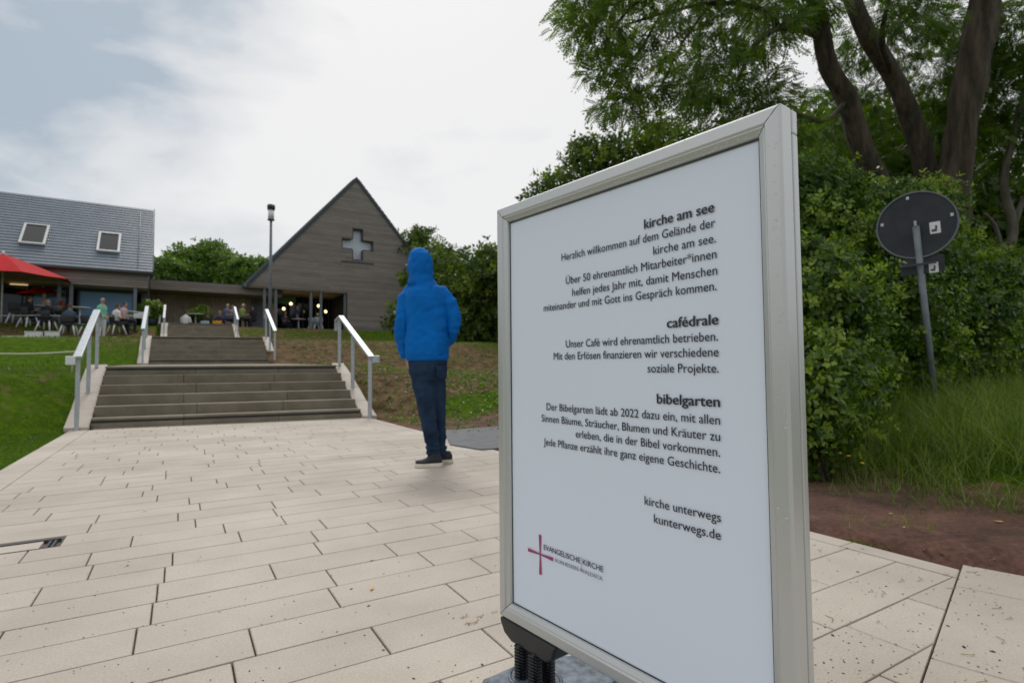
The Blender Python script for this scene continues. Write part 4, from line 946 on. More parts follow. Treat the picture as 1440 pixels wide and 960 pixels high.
for k, (bp, es, lb_) in enumerate(FT):
    b = A(*bp); b.z = gz(b.x,b.y); E_ = [el(x,y,d,r,h) for x,y,d,r,h in es]; top = Vector(E_[0][:3])
    trunks = [([b-UP*.3, b*.6+top*.4, top+UP*.3],.25,.08)]
    for q in E_[1:4]: trunks.append(([b*.45+top*.55, Vector(q[:3])], .10, .04))
    tree(lb_, b, trunks, E_, 360 if k == 3 else (130 if k < 3 else 190), 24, .30 if k < 4 else .42, .34 if k < 4 else .5, SPR, M['leafF'] if k > 3 else M['leafD'], M['bark'], 'distant trees', seed=120+k, shell=.35, varb=.62 if k>3 else .6)
# ---------------------------------------------------------------- grass and ground plants
def blades(pts, h, w, rng, lean=.35, varb=.5):
    N = len(pts); TV = np.array([[-.5,0,0],[.5,0,0],[.32,.12,.55],[-.32,.12,.55],[.05,.5,1.0],[-.05,.5,1.0]])*np.array([1,1,1]); TF = np.array([[0,1,2,3],[3,2,4,5]])
    yaw = rng.random(N)*6.28; ln = lean*rng.normal(size=N); hh = h*(.5+.8*rng.random(N)) if np.isscalar(h) else h
    c, s = np.cos(yaw), np.sin(yaw); out = np.zeros((N,6,3))
    for k in range(6):
        x = TV[k,0]*w; y = TV[k,1]*hh*(lean*1.2)+TV[k,2]*hh*ln; z = TV[k,2]*hh
        out[:,k,0] = pts[:,0]+c*x-s*y; out[:,k,1] = pts[:,1]+s*x+c*y; out[:,k,2] = pts[:,2]+z
    F = TF[None]+(np.arange(N)*6)[:,None,None]; var = np.clip(varb+.2*rng.normal(size=N),0,1)
    return out.reshape(-1,3), F.reshape(-1,4), np.repeat(var,6)
def sample(N, sr, vr_, rng, cond, dens=None):
    out = []
    tries = 0
    while len(out) < N and tries < N*12:
        tries += 1; s = sr[0]+(sr[1]-sr[0])*rng.random(); v = vr_[0]+(vr_[1]-vr_[0])*rng.random(); p = W(s,v)
        if not cond(s,v,p): continue
        out.append((p.x,p.y,gz(p.x,p.y)-.004))
    return np.array(out)
M['grass'] = leafmat('grass_blade', (0.045,0.09,0.006), (0.08,0.145,0.010), (0.13,0.20,0.02), .35)
M['tall'] = leafmat('tall_grass_blade', (0.08,0.13,0.02), (0.15,0.22,0.035), (0.30,0.33,0.12), .4)
rng = np.random.default_rng(8)
P_ = sample(36000, (-7,-.22), (-8.5,2.4), rng, lambda s,v,p: p.y > 1.5 and p.x/p.y > -1.7 and noise.noise(Vector((s*1.2,v*1.2,1)))+noise.noise(Vector((s*4,v*4,2)))*.4 > -.28)
g1 = blades(P_, .035, .006, rng, .5, .55)
P_ = sample(5000, (-16,-.2), (2,21), rng, lambda s,v,p: p.y > 3 and p.x/p.y > -1.0 and noise.noise(Vector((s*.5,v*.5,1))) > -.1)
g2 = blades(P_, .07, .02, rng, .5, .6)
off = len(g1[0]); o = link('lawn_grass', np_mesh('lawn_grass', np.concatenate([g1[0],g2[0]]), np.concatenate([g1[1],g2[1]+off]), M['grass'], {'var':np.concatenate([g1[2],g2[2]])})); tag(o, 'short green lawn grass on the bank left of the stairs', kind='stuff')
# tall grass on the right between the bare strip and the bushes
def rc(s,v,p):
    if p.y < .8: return False
    e = s-3.37; return p.x/p.y > .42 and p.x/p.y < 1.5 and e > .95+.25*noise.noise(Vector((p.x*1.5,p.y*1.5,0))) + (.0) and noise.noise(Vector((p.x*1.1,p.y*1.1,4))) > -.45
P_ = sample(52000, (4.1,14), (-11,3), rng, rc)
d_ = np.linalg.norm(P_[:,:2],axis=1); hh = (.22+.16*np.array([noise.noise(Vector((p[0]*1.3,p[1]*1.3,2))) for p in P_]))*(.6+.7*rng.random(len(P_)))
e_ = np.array([sv(p)[0]-3.37 for p in P_]); hh *= np.clip((e_-.8)*1.6,.35,1.25)
vb_ = np.array([.5+.5*noise.noise(Vector((p[0]*.9,p[1]*.9,9))) for p in P_])
lay = rng.random(len(P_)) < .25; hh = np.where(lay, hh*1.35, hh*.85); vb_ = np.clip(vb_+.25*rng.normal(size=len(P_)),0,1)
g3 = blades(P_, hh, .0065, rng, .95, vb_)
P2 = sample(700, (3.6,5), (-10,-2), rng, lambda s,v,p: p.y > 1 and p.x/p.y > .4 and noise.noise(Vector((p.x*2.5,p.y*2.5,8))) > .32)
g4 = blades(P2, .07, .005, rng, .6, .6)
off = len(g3[0]); o = link('tall_grass', np_mesh('tall_grass', np.concatenate([g3[0],g4[0]]), np.concatenate([g3[1],g4[1]+off]), M['tall'], {'var':np.concatenate([g3[2],g4[2]])})); tag(o, 'tall uncut grass between the bare earth strip and the hedge', kind='stuff')
# low seedlings scattered over the brown bank right of the stairs
P_ = sample(14000, (3.6,18), (-3.2,22), rng, lambda s,v,p: p.x/max(p.y,.1) < .15 and rng.random() < (.30+ (1.0 if (abs(v+.9-.0) < .9 and s > 4.0) else 0) + .3*noise.noise(Vector((s,v,0))) + (.6 if v < 2.2 else 0)+(.3 if abs(v-20.3)<.8 else 0)) )
N = len(P_); var = np.clip(rng.random(N)*.6+.3,0,1); dirn = rng.normal(size=(N,3))*.4+np.array([0,0,1]); sc_ = .05*(.6+.9*rng.random(N))
V_, F_, vv_ = scatter(P_, rot_from(dirn, rng.random(N)*6.28), sc_, SPR[0], SPR[1], var)
o = link('seedlings', np_mesh('seedlings', V_, F_, M['leafH'], {'var':vv_})); tag(o, 'low green seedlings on the brown planted bank right of the stairs', kind='stuff')
# clods and stones on the bare earth
def clods(name, label, sr, vr_, N, cond, r0, mtl):
    P_ = sample(N, sr, vr_, rng, cond); T_ = np.array([[1,0,0],[0,1,0],[-1,0,0],[0,-1,0],[0,0,.7],[.5,.5,.5]])*1.0; TF = np.array([[0,1,4],[1,2,4],[2,3,4],[3,0,4]])
    V_, F_, v_ = scatter(P_, rot_from(rng.normal(size=(len(P_),3))*.35+np.array([0,0,1.]), rng.random(len(P_))*6.28), r0*(.3+1.2*rng.random(len(P_))**2), T_[:5], TF, rng.random(len(P_)))
    o = link(name, np_mesh(name, V_, F_, mtl, {'var':v_})); tag(o, label, kind='stuff')
clods('soil_clods', 'crumbly clods on the bare reddish earth strip beside the paving', (3.4,5.2), (-9.5,-2), 5000, lambda s,v,p: p.y > .8 and p.x/p.y > .38, .011, M['soil'])
clods('bank_clods', 'crumbly brown clods over the planted bank', (3.6,14), (-3,20), 6000, lambda s,v,p: p.x/max(.1,p.y) < .12, .03, M['soil'])
# bare strip colour: a thin sheet of red earth just above the ground between paving and tall grass
S_ = np.arange(3.38,5.0,.07); V__ = np.arange(-9.6,3.0,.12); G_ = np.zeros((len(S_),len(V__),3)); 
for i, s in enumerate(S_):
    for j, v in enumerate(V__):
        p = W(s,v); e = (s-3.38)/1.6; h = gz(p.x,p.y)+.012+.02*noise.noise(Vector((p.x*3,p.y*3,0)))*min(1,(s-3.38)*3) - (.06 if i in (0,len(S_)-1) else 0) + .02*math.sin(min(1,e)*3.14)
        if v > -1.9: h -= .2*sst(v,-1.9,-1.0) 
        G_[i,j] = (p.x,p.y,h)
o = link('bare_earth', np_mesh('bare_earth', G_.reshape(-1,3), grid_faces(len(S_),len(V__)), M['soil'], smooth=True)); tag(o, 'bare reddish earth strip along the right edge of the paving', kind='structure')
# fallen leaves
M['yleaf'] = mat('fallen_yellow_leaf', (0.55,0.35,0.06), (0.65,0.45,0.12), 30, rough=.6)
def fallen(p, r, rz, lb_):
    m_ = MB(); vs = [Vector((-1,0,.15)),Vector((-.3,.45,.05)),Vector((.5,.35,.1)),Vector((1.1,0,.3)),Vector((.5,-.35,.05)),Vector((-.3,-.42,.12)),Vector((0,0,0))]
    c, s = math.cos(rz), math.sin(rz); q = [Vector(p)+Vector((v.x*c-v.y*s, v.x*s+v.y*c, v.z+.05))*r for v in vs]
    m_.add(q, [(0,1,6),(1,2,6),(2,3,6),(3,4,6),(4,5,6),(5,0,6)]); o = m_.build('fallen_leaf', M['yleaf']); return tag(o, lb_, 'leaf', 'fallen yellow leaves')
for px, py, r, lb_ in ((204,717,.012,'small yellow leaf lying on the paving left of centre'),(523,827,.014,'yellow leaf on the paving left of the poster stand foot'),(1252,722,.014,'yellow leaf on red earth nearest the poster stand'),(1271,741,.012,'small yellow leaf on the earth strip, middle of the group'),(1313,769,.016,'curled yellow leaf close to the paving edge at right'),(1404,733,.020,'largest yellow leaf on the earth at far right'),(1387,703,.014,'yellow leaf at the fringe of the tall grass')):
    z_ = 0 if px < 600 else gz(*atz(px,py,0).xy)+.03
    p = atz(px,py,z_+.004); p.z = z_+.004; fallen(p, r, px*.7, lb_)
# dandelions
M['yel'] = mat('yellow_petal', (0.75,0.55,0.02), None, rough=.6)
for px, py, lb_ in ((1161,636,'yellow dandelion leftmost in the tall grass'),(1181,637,'small yellow dandelion second from the left in the grass'),(1193,641,'yellow dandelion second from the right in the grass'),(1212,651,'brightest yellow dandelion, lowest and rightmost of the row')):
    d = 3.6; p = A(px,py,d); g_ = gz(p.x,p.y); T_ = thing('dandelion', (p.x,p.y,g_), lb_, 'flower', 'dandelions in the tall grass')
    MB().tube([(p.x+.01,p.y,g_-.01),(p.x,p.y,p.z)], .0025, 5).build('stem', M['grass'], T_); MB().lathe(p, [(.003,-.004),(.014,0),(.012,.005),(.003,.008)], 9).build('flower_head', M['yel'], T_)
# ---------------------------------------------------------------- side path, ropes
sp = [atz(627,605,0.0),atz(697,596,0.0)]
q0, q1 = atz(627,621,0.0), atz(676,633,0.0)
a = W(3.39,-2.95); b_ = W(3.39,-1.75); c_ = b_+Vector((1,.42,0)).normalized()*5; d_ = a+Vector((1,.42,0)).normalized()*5
M['asph'] = mat('dark_grey_paving', (0.10,0.105,0.115), (0.14,0.145,0.155), 8, rough=.7, bump=.3, world_co=True)
o = MB().prism([p-UP*.2 for p in (atz(633,626,0), atz(624,606,0), atz(697,596,.0)+Vector((2.0,.75,0)), atz(697,630,.0)+Vector((2.2,.75,0)), atz(676,633,0))], (0,0,.212)).build('side_path', M['asph']); tag(o, 'dark grey side path branching off to the right behind the person', kind='structure')
M['rope'] = mat('pale_rope', (0.55,0.52,0.42), (0.65,0.62,0.5), 40, rough=.9)
p0 = A(106,494,7.0); p1 = A(-60,494,6.6); pts = [p0.lerp(p1,t)-UP*.03*math.sin(math.pi*t) for t in np.linspace(0,1,9)]
o = MB().tube(pts, .011, 6).tube([p0, p0-UP*.08+Vector((-.03,0,0)), p0-UP*.26+Vector((-.04,0,0))], .010, 6).build('rope', M['rope']); tag(o, 'pale rope tied to the front left handrail post and running out of frame', 'rope')
def edging(px0,py0,px1,py1,lb_,r=.03):
    # thin strip laid on the ground between two sightings
    pts = []
    for t in np.linspace(0,1,14):
        x, y = px0+(px1-px0)*t, py0+(py1-py0)*t; r_ = ray(x,y); o_ = Vector((0,0,CAMZ)); h = GT.ray_cast(o_+r_*4, r_)
        if h[0] and h[0].y < 40: pts.append(h[0]+UP*.02)
    if len(pts) > 2: tag(MB().tube(pts, r, 5).build('edging_strip', M['rope']), lb_, 'edging', 'edging strips across the banks')
def ground_strip(a, b, lb_, r=.028, n=16):
    pts = []
    for t in np.linspace(0,1,n): q = a.lerp(b,t); pts.append(Vector((q.x,q.y,gz(q.x,q.y)+r*.9)))
    return tag(MB().tube(pts, r, 5).build('edging_strip', M['rope']), lb_, 'edging', 'edging strips across the banks')
ground_strip(A(-30,466,18.6), A(168,464,20.2), 'pale edging strip across the left bank just below the terrace')
for k, (p0, p1) in enumerate(((A(-40,443,21.6), A(203,445,23.6)),)):
    pts = [p0.lerp(p1,t)-UP*.02*math.sin(math.pi*4*t) for t in np.linspace(0,1,9)]
    tag(MB().tube(pts, .014, 6).build('rope', M['rope']), 'thin pale rope stretched in front of the cafe chairs', 'rope')
# ---------------------------------------------------------------- parasol
M['red'] = mat('red_parasol_cloth', (0.42,0.006,0.010), (0.48,0.010,0.013), 2, spec=.1, rough=.7)
def parasol(c, rad, zr, zt, label, grp=None, nseg=8, tilt=0):
    T_ = thing('parasol', c, label, 'parasol', grp); n = nseg; vs = []; c = Vector(c)
    rings = [(0,zt),(.33,zt-(zt-zr)*.30),(.68,zt-(zt-zr)*.66),(1.0,zr)]
    for r, z in rings:
        for k in range(n*2):
            a = math.pi*k/n+.2; rr_ = rad*r*(1 if k%2 == 0 else .945); vs.append(Vector((c.x+rr_*math.cos(a), c.y+rr_*math.sin(a), z-(0 if k%2 == 0 else .03*r))))
    fs = [(i*2*n+k, i*2*n+(k+1)%(2*n), (i+1)*2*n+(k+1)%(2*n), (i+1)*2*n+k) for i in range(3) for k in range(2*n)]
    m2 = MB().add(vs, fs); o = m2.build('canopy', M['red'], T_); md = o.modifiers.new('s','SOLIDIFY'); md.thickness = .012
    MB().tube([c, Vector((c.x,c.y,zt+.05))], .03, 8).build('pole', M['white'], T_); MB().lathe(Vector((c.x,c.y,zt)), [(.01,-.05),(.06,0),(.05,.09),(.02,.12)], 8).build('finial', M['white'], T_)
    m_ = MB()
    for k in range(n): a = 2*math.pi*k/n+.2; m_.tube([(c.x+.02*math.cos(a),c.y+.02*math.sin(a),zt-.06),(c.x+rad*.97*math.cos(a),c.y+rad*.97*math.sin(a),zr-.02)], .009, 4)
    m_.build('rib', M['white'], T_); return T_
GT_Z = lambda x,y: gz(x,y)
c = A(2,440,22.8); c.z = gz(c.x,c.y); parasol(c, 2.35, A(0,390,22.8).z, A(0,357,22.8).z, 'large red parasol at the left edge in front of the cafe')
c = A(60,440,25.2); c.z = gz(c.x,c.y); parasol(c, .95, A(60,415,25.2).z, A(60,403,25.2).z, 'small parasol added in place of the red reflection in the cafe window')  # added solid parasol, stands in for a parasol reflected in the glass
# ---------------------------------------------------------------- people
M['skin'] = mat('skin', (0.42,0.24,0.17), (0.50,0.30,0.22), 8, rough=.55)
def ov(c, rx, ry, ax=None):
    return (c, Vector((rx,0,0)), Vector((0,ry,0)))
def limb_loft(m_, pts, rs, n=10, flat=1.0):
    pts = [Vector(p) for p in pts]; secs = []
    for i, p in enumerate(pts):
        t = (pts[min(i+1,len(pts)-1)]-pts[max(i-1,0)]).normalized(); x = t.cross(Vector((0.02,1,.03))).normalized(); y = t.cross(x).normalized(); secs.append((p, x*rs[i], y*rs[i]*flat))
    m_.loft(secs, n)
def ball(m_, c, rx, ry, rz, n=12):
    m_.loft([(Vector(c)+Vector((0,0,rz*math.sin(a))), Vector((rx*math.cos(a),0,0)), Vector((0,ry*math.cos(a),0))) for a in np.linspace(-1.45,1.45,9)], n)
def small_person(kind):
    # facing -y; returns a mesh with material slots: skin, hair, top, trousers, shoes
    m_ = MB(); J = []
    def seg(pts, rs, reg):
        limb_loft(m_, pts, rs); 
        for a, b in zip(pts, pts[1:]):
            for t in (0,.33,.66,1): J.append((Vector(a).lerp(Vector(b),t), reg))
    if kind == 'stand':
        h = .92; seg([(0,0,.90),(0,0,1.05),(0,0,1.25),(0,.01,1.40),(0,.01,1.46)], [.15,.13,.165,.15,.07], 2)
        for s in (-1,1):
            seg([(s*.17,.01,1.38),(s*.21,.03,1.12)], [.055,.045], 2); seg([(s*.21,.03,1.12),(s*.2,-.08,.90),(s*.19,-.12,.82)], [.04,.032,.03], 0)
            seg([(s*.085,0,.92),(s*.095,-.01,.5),(s*.10,.02,.09)], [.095,.065,.048], 3); seg([(s*.10,.03,.05),(s*.11,-.13,.035)], [.045,.04], 4)
        hz = 1.62; hy = -.01
    else:
        h = .45; seg([(0,.02,.44),(0,.04,.65),(0,.02,.85),(0,.0,.99),(0,-.01,1.05)], [.16,.135,.165,.15,.07], 2)
        for s in (-1,1):
            seg([(s*.17,0,.97),(s*.22,-.02,.72)], [.055,.045], 2); seg([(s*.22,-.02,.72),(s*.16,-.22,.70),(s*.10,-.32,.74)], [.04,.032,.03], 0)
            seg([(s*.09,.02,.48),(s*.11,-.40,.50)], [.095,.07], 3); seg([(s*.11,-.42,.49),(s*.11,-.40,.10)], [.062,.045], 3); seg([(s*.11,-.38,.05),(s*.12,-.54,.035)], [.045,.04], 4)
        hz = 1.20; hy = -.03
    ball(m_, (0,hy,hz), .075, .092, .115); seg([(0,hy+.01,hz-.2),(0,hy,hz-.08)], [.05,.05], 0); ball(m_, (0,hy-.095,hz-.015), .014,.018,.02, 6)
    for s in (-1,1): ball(m_, (s*.078,hy+.005,hz-.01), .012,.02,.028, 6)
    J.append((Vector((0,hy-.08,hz-.02)),0)); J.append((Vector((0,hy+.07,hz+.02)),1)); J.append((Vector((0,hy+.01,hz+.12)),1)); J.append((Vector((0,hy-.06,hz-.09)),0))
    for s in (-1,1): J.append((Vector((s*.07,hy+.03,hz+.04)),1)); J.append((Vector((s*.06,hy-.05,hz-.03)),0))
    me = remesh(m_, .024, 3)
    pts = [j[0] for j in J]
    for p in me.polygons:
        c = p.center; k = min(range(len(pts)), key=lambda i: (pts[i]-c).length_squared); p.material_index = J[k][1]
    return me
PMESH = {k: small_person(k) for k in ('stand','sit')}
cloth = {}
def cm(col):
    if col not in cloth: cloth[col] = mat('cloth', tuple(c*.9 for c in col), col, 9, rough=.9)
    return cloth[col]
for me in PMESH.values():
    for c in ((.45,.27,.2),(.06,.04,.03),(.3,.3,.3),(.04,.05,.08),(.02,.02,.02)): me.materials.append(cm(c))
def person(kind, px, d, rz, hair, top, trs, label, dz=0.0, z=None, sc=1.0, grp='guests on the terrace'):
    p = A(px,450,d); z_ = gz(p.x,p.y) if z is None else z
    o = link('person', PMESH[kind]); o.location = (p.x,p.y,z_+dz); o.rotation_euler = (0,0,math.radians(rz)); o.scale = (sc,)*3
    for i, c in ((1,hair),(2,top),(3,trs)): o.material_slots[i].link = 'OBJECT'; o.material_slots[i].material = cm(c)
    return tag(o, label, 'person', grp)
# furniture, one of each kind with its parts, then copies
M['chairw'] = mat('white_chair_leg', (0.75,0.75,0.76), None, rough=.4); M['chaird'] = mat('dark_chair_seat', (0.03,0.032,0.036), (0.05,0.05,0.055), 20, rough=.7)
def make_chair(shell, leg, label):
    T_ = thing('chair', (0,0,0), label, 'chair', 'terrace chairs'); X, Y, Z = Vector((1,0,0)), Vector((0,1,0)), UP
    MB().cbox((0,0,.45), .46,.44,.035).build('seat', shell, T_, world=False, bevel=.012)
    m_ = MB(); vs = []
    for i in range(7):
        for j in range(4):
            a = (i-3)/3; z = .50+j*.11; y = .22+.04*j*.6-.06*a*a; vs += [(a*.23,y,z)]
    b0 = [(i*4+j,(i+1)*4+j,(i+1)*4+j+1,i*4+j+1) for i in range(6) for j in range(3)]; m_.add(vs, b0, 0, True); ob = m_.build('backrest', shell, T_, world=False); md = ob.modifiers.new('s','SOLIDIFY'); md.thickness = .03
    for sx in (-1,1):
        for sy in (-1,1): MB().tube([(sx*.17,sy*.15,.44),(sx*.27,sy*.27,.0)], [.034,.026], 6).build('leg', leg, T_, world=False)
    return T_
def put(proto, used, px, d, rz, label, z=None):
    T_ = proto if not used else copy_tree(proto); p = A(px,450,d); z_ = gz(p.x,p.y) if z is None else z
    T_.location = (p.x,p.y,z_); T_.rotation_euler = (0,0,math.radians(rz)); T_['label'] = label; MW[T_.name] = Matrix.Translation(T_.location); return T_
ch0 = make_chair(M['chaird'], M['chairw'], 'x')
CH = [(24,22.9,20,'dark chair with white legs, leftmost in front of the cafe'),(40,22.7,-15,'dark chair under the leftmost seated guest in black'),(66,22.6,10,'dark chair with splayed white legs left of the blue-shirted guest'),(97,22.5,25,'dark chair under the guest in the blue shirt'),(126,22.8,-10,'empty dark chair left of the standing woman in green'),(164,23.5,-30,'dark chair under the guest in white by the blue window')]
for i, (px,d,rz,lb_) in enumerate(CH): put(ch0, i > 0, px, d, 180+rz, lb_)
chg = make_chair(cm((.45,.52,.58)), M['chairw'], 'x'); put(chg, False, 292, 27.6, 175, 'pale grey chair at the head of the stairs'); put(chg, True, 448, 32.5, 200, 'pale blue-grey chair in the church porch, right one'); put(chg, True, 441, 32.9, 160, 'pale blue-grey chair in the church porch, left one')
chy = make_chair(cm((.75,.36,.01)), M['chairw'], 'x'); put(chy, False, 308.5, 27.6, 182, 'bright yellow chair at the head of the stairs')
tb = thing('table', (0,0,0), 'x', 'table', 'terrace tables'); MB().lathe((0,0,0), [(.38,.71),(.40,.72),(.40,.735),(.38,.745)], 20).build('table_top', M['white'], tb, world=False); MB().tube([(0,0,.02),(0,0,.71)], .03, 8).build('column', M['chairw'], tb, world=False); MB().lathe((0,0,0), [(.24,0),(.24,.015),(.04,.03)], 16).build('base', M['chairw'], tb, world=False)
for i, (px,d,lb_) in enumerate(((52,24.0,'round white table between the guests at the far left'),(112,24.2,'round white table beside the guest in the blue shirt'),(180,24.6,'round white table by the blue cafe window'),(275,28.6,'round white table at the head of the stairs'),(420,32.4,'round table in the church porch'))): put(tb, i > 0, px, d, 0, lb_)
# small white boxes at the terrace edge
for px, py, w_, h_, lb_ in ((48,448,.5,.22,'long low white box on the terrace edge'),(74,452,.42,.24,'smaller white box beside the long one on the terrace edge')):
    p = A(px,py,21.2); g_ = gz(p.x,p.y); T_ = thing('white_box', (p.x,p.y,g_), lb_, 'box', 'white boxes on the terrace edge')
    MB().cbox((p.x,p.y,g_+h_/2), w_,.3,h_,(G1,G2,UP)).build('body', M['white'], T_, bevel=.015); MB().cbox((p.x,p.y,g_+h_+.012), w_+.02,.32,.02,(G1,G2,UP)).build('lid', M['white'], T_)
blk=(.015,.015,.02); gry=(.2,.2,.2); brn=(.09,.05,.03); nvy=(.02,.04,.10); wht=(.7,.7,.7)
person('sit',40,22.7,165,brn,blk,blk,'leftmost seated guest in black, back to the camera')
person('sit',62,24.2,10,gry,(.35,.3,.3),nvy,'seated grey-haired guest facing the camera behind the first table')
person('sit',66,22.6,190,(.3,.22,.12),blk,blk,'seated fair-haired guest in black with back turned')
person('sit',97,22.5,205,brn,(.06,.10,.16),nvy,'seated guest in a dark blue shirt left of the standing woman')
person('sit',84,24.4,-20,brn,(.2,.07,.05),blk,'seated guest in dark red beside the blue shirt')
person('stand',143.5,22.6,80,(.42,.38,.33),(.20,.62,.40),wht,'woman with grey hair in a mint green top standing before the blue window', sc=.97)
person('sit',164,23.5,150,brn,(.75,.72,.72),blk,'seated guest in white right of the woman in green')
person('sit',174,24.0,120,brn,(.55,.42,.42),blk,'seated guest in pale pink farthest right at the cafe window')
person('sit',221,26.8,60,gry,(.6,.42,.45),wht,'guest in pale pink between the two left handrails')
person('sit',261,27.2,185,brn,(.8,.8,.8),gry,'guest in a white shirt seated at the head of the stairs, back turned', sc=1.05)
person('sit',291,27.7,175,brn,blk,blk,'guest in black on the pale grey chair')
person('sit',308.5,27.8,182,gry,(.02,.02,.06),blk,'grey-haired guest on the yellow chair', sc=1.06)
person('sit',319,29.0,100,(.4,.35,.3),(.12,.14,.25),nvy,'guest in dusty blue right of the yellow chair')
person('sit',326,29.6,140,gry,(.3,.25,.25),blk,'small guest seated rightmost at the head of the stairs')
person('sit',341,29.0,100,(.5,.45,.3),(.22,.32,.06),blk,'guest in olive green behind the upper right handrail')
person('sit',356,29.6,250,blk,(.02,.02,.025),blk,'guest in black leaning beside the church porch')
person('sit',401,33.2,60,brn,(.08,.10,.2),nvy,'seated guest on the left in the church porch')
person('stand',418,32.9,100,(.35,.2,.12),(.03,.07,.18),nvy,'person in dark blue standing in the church porch', sc=.93)
# planters with greenery at the link
for px, lb_ in ((280,'row of green plants in the link passage, left tub'),(214,'bright green shrub at the corner of the cafe')):
    p = A(px,445,29 if px > 250 else 26.5); p.z = gz(p.x,p.y); T_ = thing('potted_plant', p, lb_, 'plant', None)
    MB().lathe(p, [(.2,0),(.26,.35),(.24,.36),(.2,.33)], 14).build('pot', M['dark'], T_)
    add_foliage('foliage', [crown([(p.x,p.y,p.z+.75,.45,.4,.4)], 40, 20, .09, .14, SPR, np.random.default_rng(int(px)), varb=.75)], M['leafH'], T_)
p = hit(196,448,KB-G2*.05,G2); T_ = MB().box(KB-G1*.55+UP*(A(196,448,26).z-.0)-G2*.1, G1*.42, UP*.30, G2*.02).build('notice', M['white']); tag(T_, 'small white notice fixed near the right end of the cafe front', 'notice')
# ---------------------------------------------------------------- the person in the blue hooded jacket
FT0 = atz(606,655,0); PD = FT0.y; SC_ = PD/FPX; 
RX = Vector((1,0,0)); 
def pp(px, py, dy=0.0):       # point of the figure's silhouette plane, dy deeper away from the camera
    return at(px, py, PD+dy)
M['jacket'] = mat('bright_blue_softshell', (0.0,0.115,0.42), (0.0,0.15,0.54), 5, spec=.15, rough=.75, bump=.25, bscale=60)
M['jeans'] = mat('dark_blue_denim', (0.007,0.018,0.045), (0.03,0.06,0.115), 6, spec=.2, rough=.9, bump=.35, bscale=120, fine=.2, fscale=200, lo=.3, hi=.75)
M['shoe'] = mat('black_knit', (0.012,0.012,0.014), (0.03,0.03,0.035), 60, rough=.8); M['sole'] = mat('cream_rubber', (0.62,0.57,0.46), (0.7,0.65,0.54), 9, rough=.6)
pr = thing('person', FT0, 'slim person in bright blue hooded jacket and dark jeans standing with back to the camera', 'person')
fw = Vector((-.45,.89,0)).normalized(); rt_ = Vector((fw.y,-fw.x,0))   # facing away, turned left
def sec(cx, cy, hw, hd, dy=0): return (pp(cx,cy,dy), rt_*(hw*SC_), fw*(hd*SC_))
kx = 1.0/abs(rt_.x)*.93
def folds(v, n):
    q = v-FT0; w_ = 1.0+1.2*math.exp(-((q.z-1.02)/.10)**2)*(abs(q.x+.05)>.13)+.9*math.exp(-((q.z-1.36)/.05)**2)+.5*math.exp(-((q.z-.84)/.05)**2)
    rg = 1-abs(noise.noise(Vector((q.x*13+q.z*4,q.y*9,q.z*16-q.x*9))))*2
    return v+n*(noise.noise(Vector((v.x*8,v.y*8,v.z*4)))*.012+noise.noise(Vector((v.x*20,v.y*20,v.z*24)))*.004*w_+rg*.006*w_)
    f = noise.noise(Vector((v.x*9,v.y*9,v.z*5)))*.010+noise.noise(Vector((v.x*22,v.y*22,v.z*13)))*.004
    return v+n*f
# jacket body
m_ = MB()
m_.loft([sec(601,506,27*kx,21),sec(601,500,29*kx,23),sec(601,485,29.5*kx,23),sec(601,460,29.5*kx,23),sec(600,435,30*kx,24),sec(600,420,30*kx,24),sec(600,411,27*kx,22),sec(598,403,20*kx,18),sec(595,396,15*kx,15),sec(592,388,14*kx,14)], 24)
# hood: covers head, slightly pointed at the back, open at the front
m_.loft([sec(593,401,18.5*kx,18,-.0),sec(592,395,17*kx,19,-.0),sec(591.5,388,14.8*kx,19,0),sec(591,378,15.8*kx,21,.0),sec(591,368,16.2*kx,21,.0),sec(590.5,359,14.6*kx,19,.0),sec(590,353,10.5*kx,14,.0),sec(590,350,5*kx,8,.0)], 20)
def arm(m_, pts, rs): limb_loft(m_, pts, [r*SC_ for r in rs], 14)
SLV = [MB(), MB()]
arm(SLV[0], [pp(588,407,.02),pp(581,408,.02),pp(571,422,.0),pp(568,450,-.02),pp(567,470,.0),pp(568,488,.04),pp(571,499,.06)], [7,11,12.5,12,11.5,10.5,8.5])
arm(SLV[1], [pp(610,407,.02),pp(620,411,.02),pp(631,426,.02),pp(637,446,.03),pp(636,462,.04),pp(631,476,.10),pp(625,487,.16)], [7,10.5,12,11,10.5,9.5,8])
jk = remesh(m_, .010, 5, .5, folds); jk.materials.append(M['jacket']); ob = link('jacket', jk, pr)
for am_ in SLV:
    sm_ = remesh(am_, .009, 4, .5, folds); sm_.materials.append(M['jacket'])
    for v in sm_.vertices: v.co = MW[pr.name].inverted() @ v.co
    link('sleeve', sm_, ob)
for v in jk.vertices: v.co = MW[pr.name].inverted() @ v.co
# seams, hem band and hood rim
m_ = MB(); m_.loft([sec(601,507,27.5*kx,21.5),sec(601,503.5,29.2*kx,23.2),sec(601,501,29.0*kx,23.0)], 24); m_.build('hem', M['jacket'], ob)
m_ = MB()
for side in (0,): 
    c_ = pp(591,372); pts = [c_+fw*(17*SC_)+rt_*(math.sin(a)*12.5*SC_)+UP*(math.cos(a)*15*SC_-.01) for a in np.linspace(-2.7,2.7,21)]; m_.tube(pts, .012, 8)
m_.build('hood_rim', M['jacket'], ob)
m_ = MB(); m_.tube([pp(571,499,.06),pp(572,502.5,.065)], [.045,.043], 14); m_.tube([pp(625,487,.16),pp(624,490,.17)], [.042,.040], 14); m_.build('cuff', M['jacket'], ob)
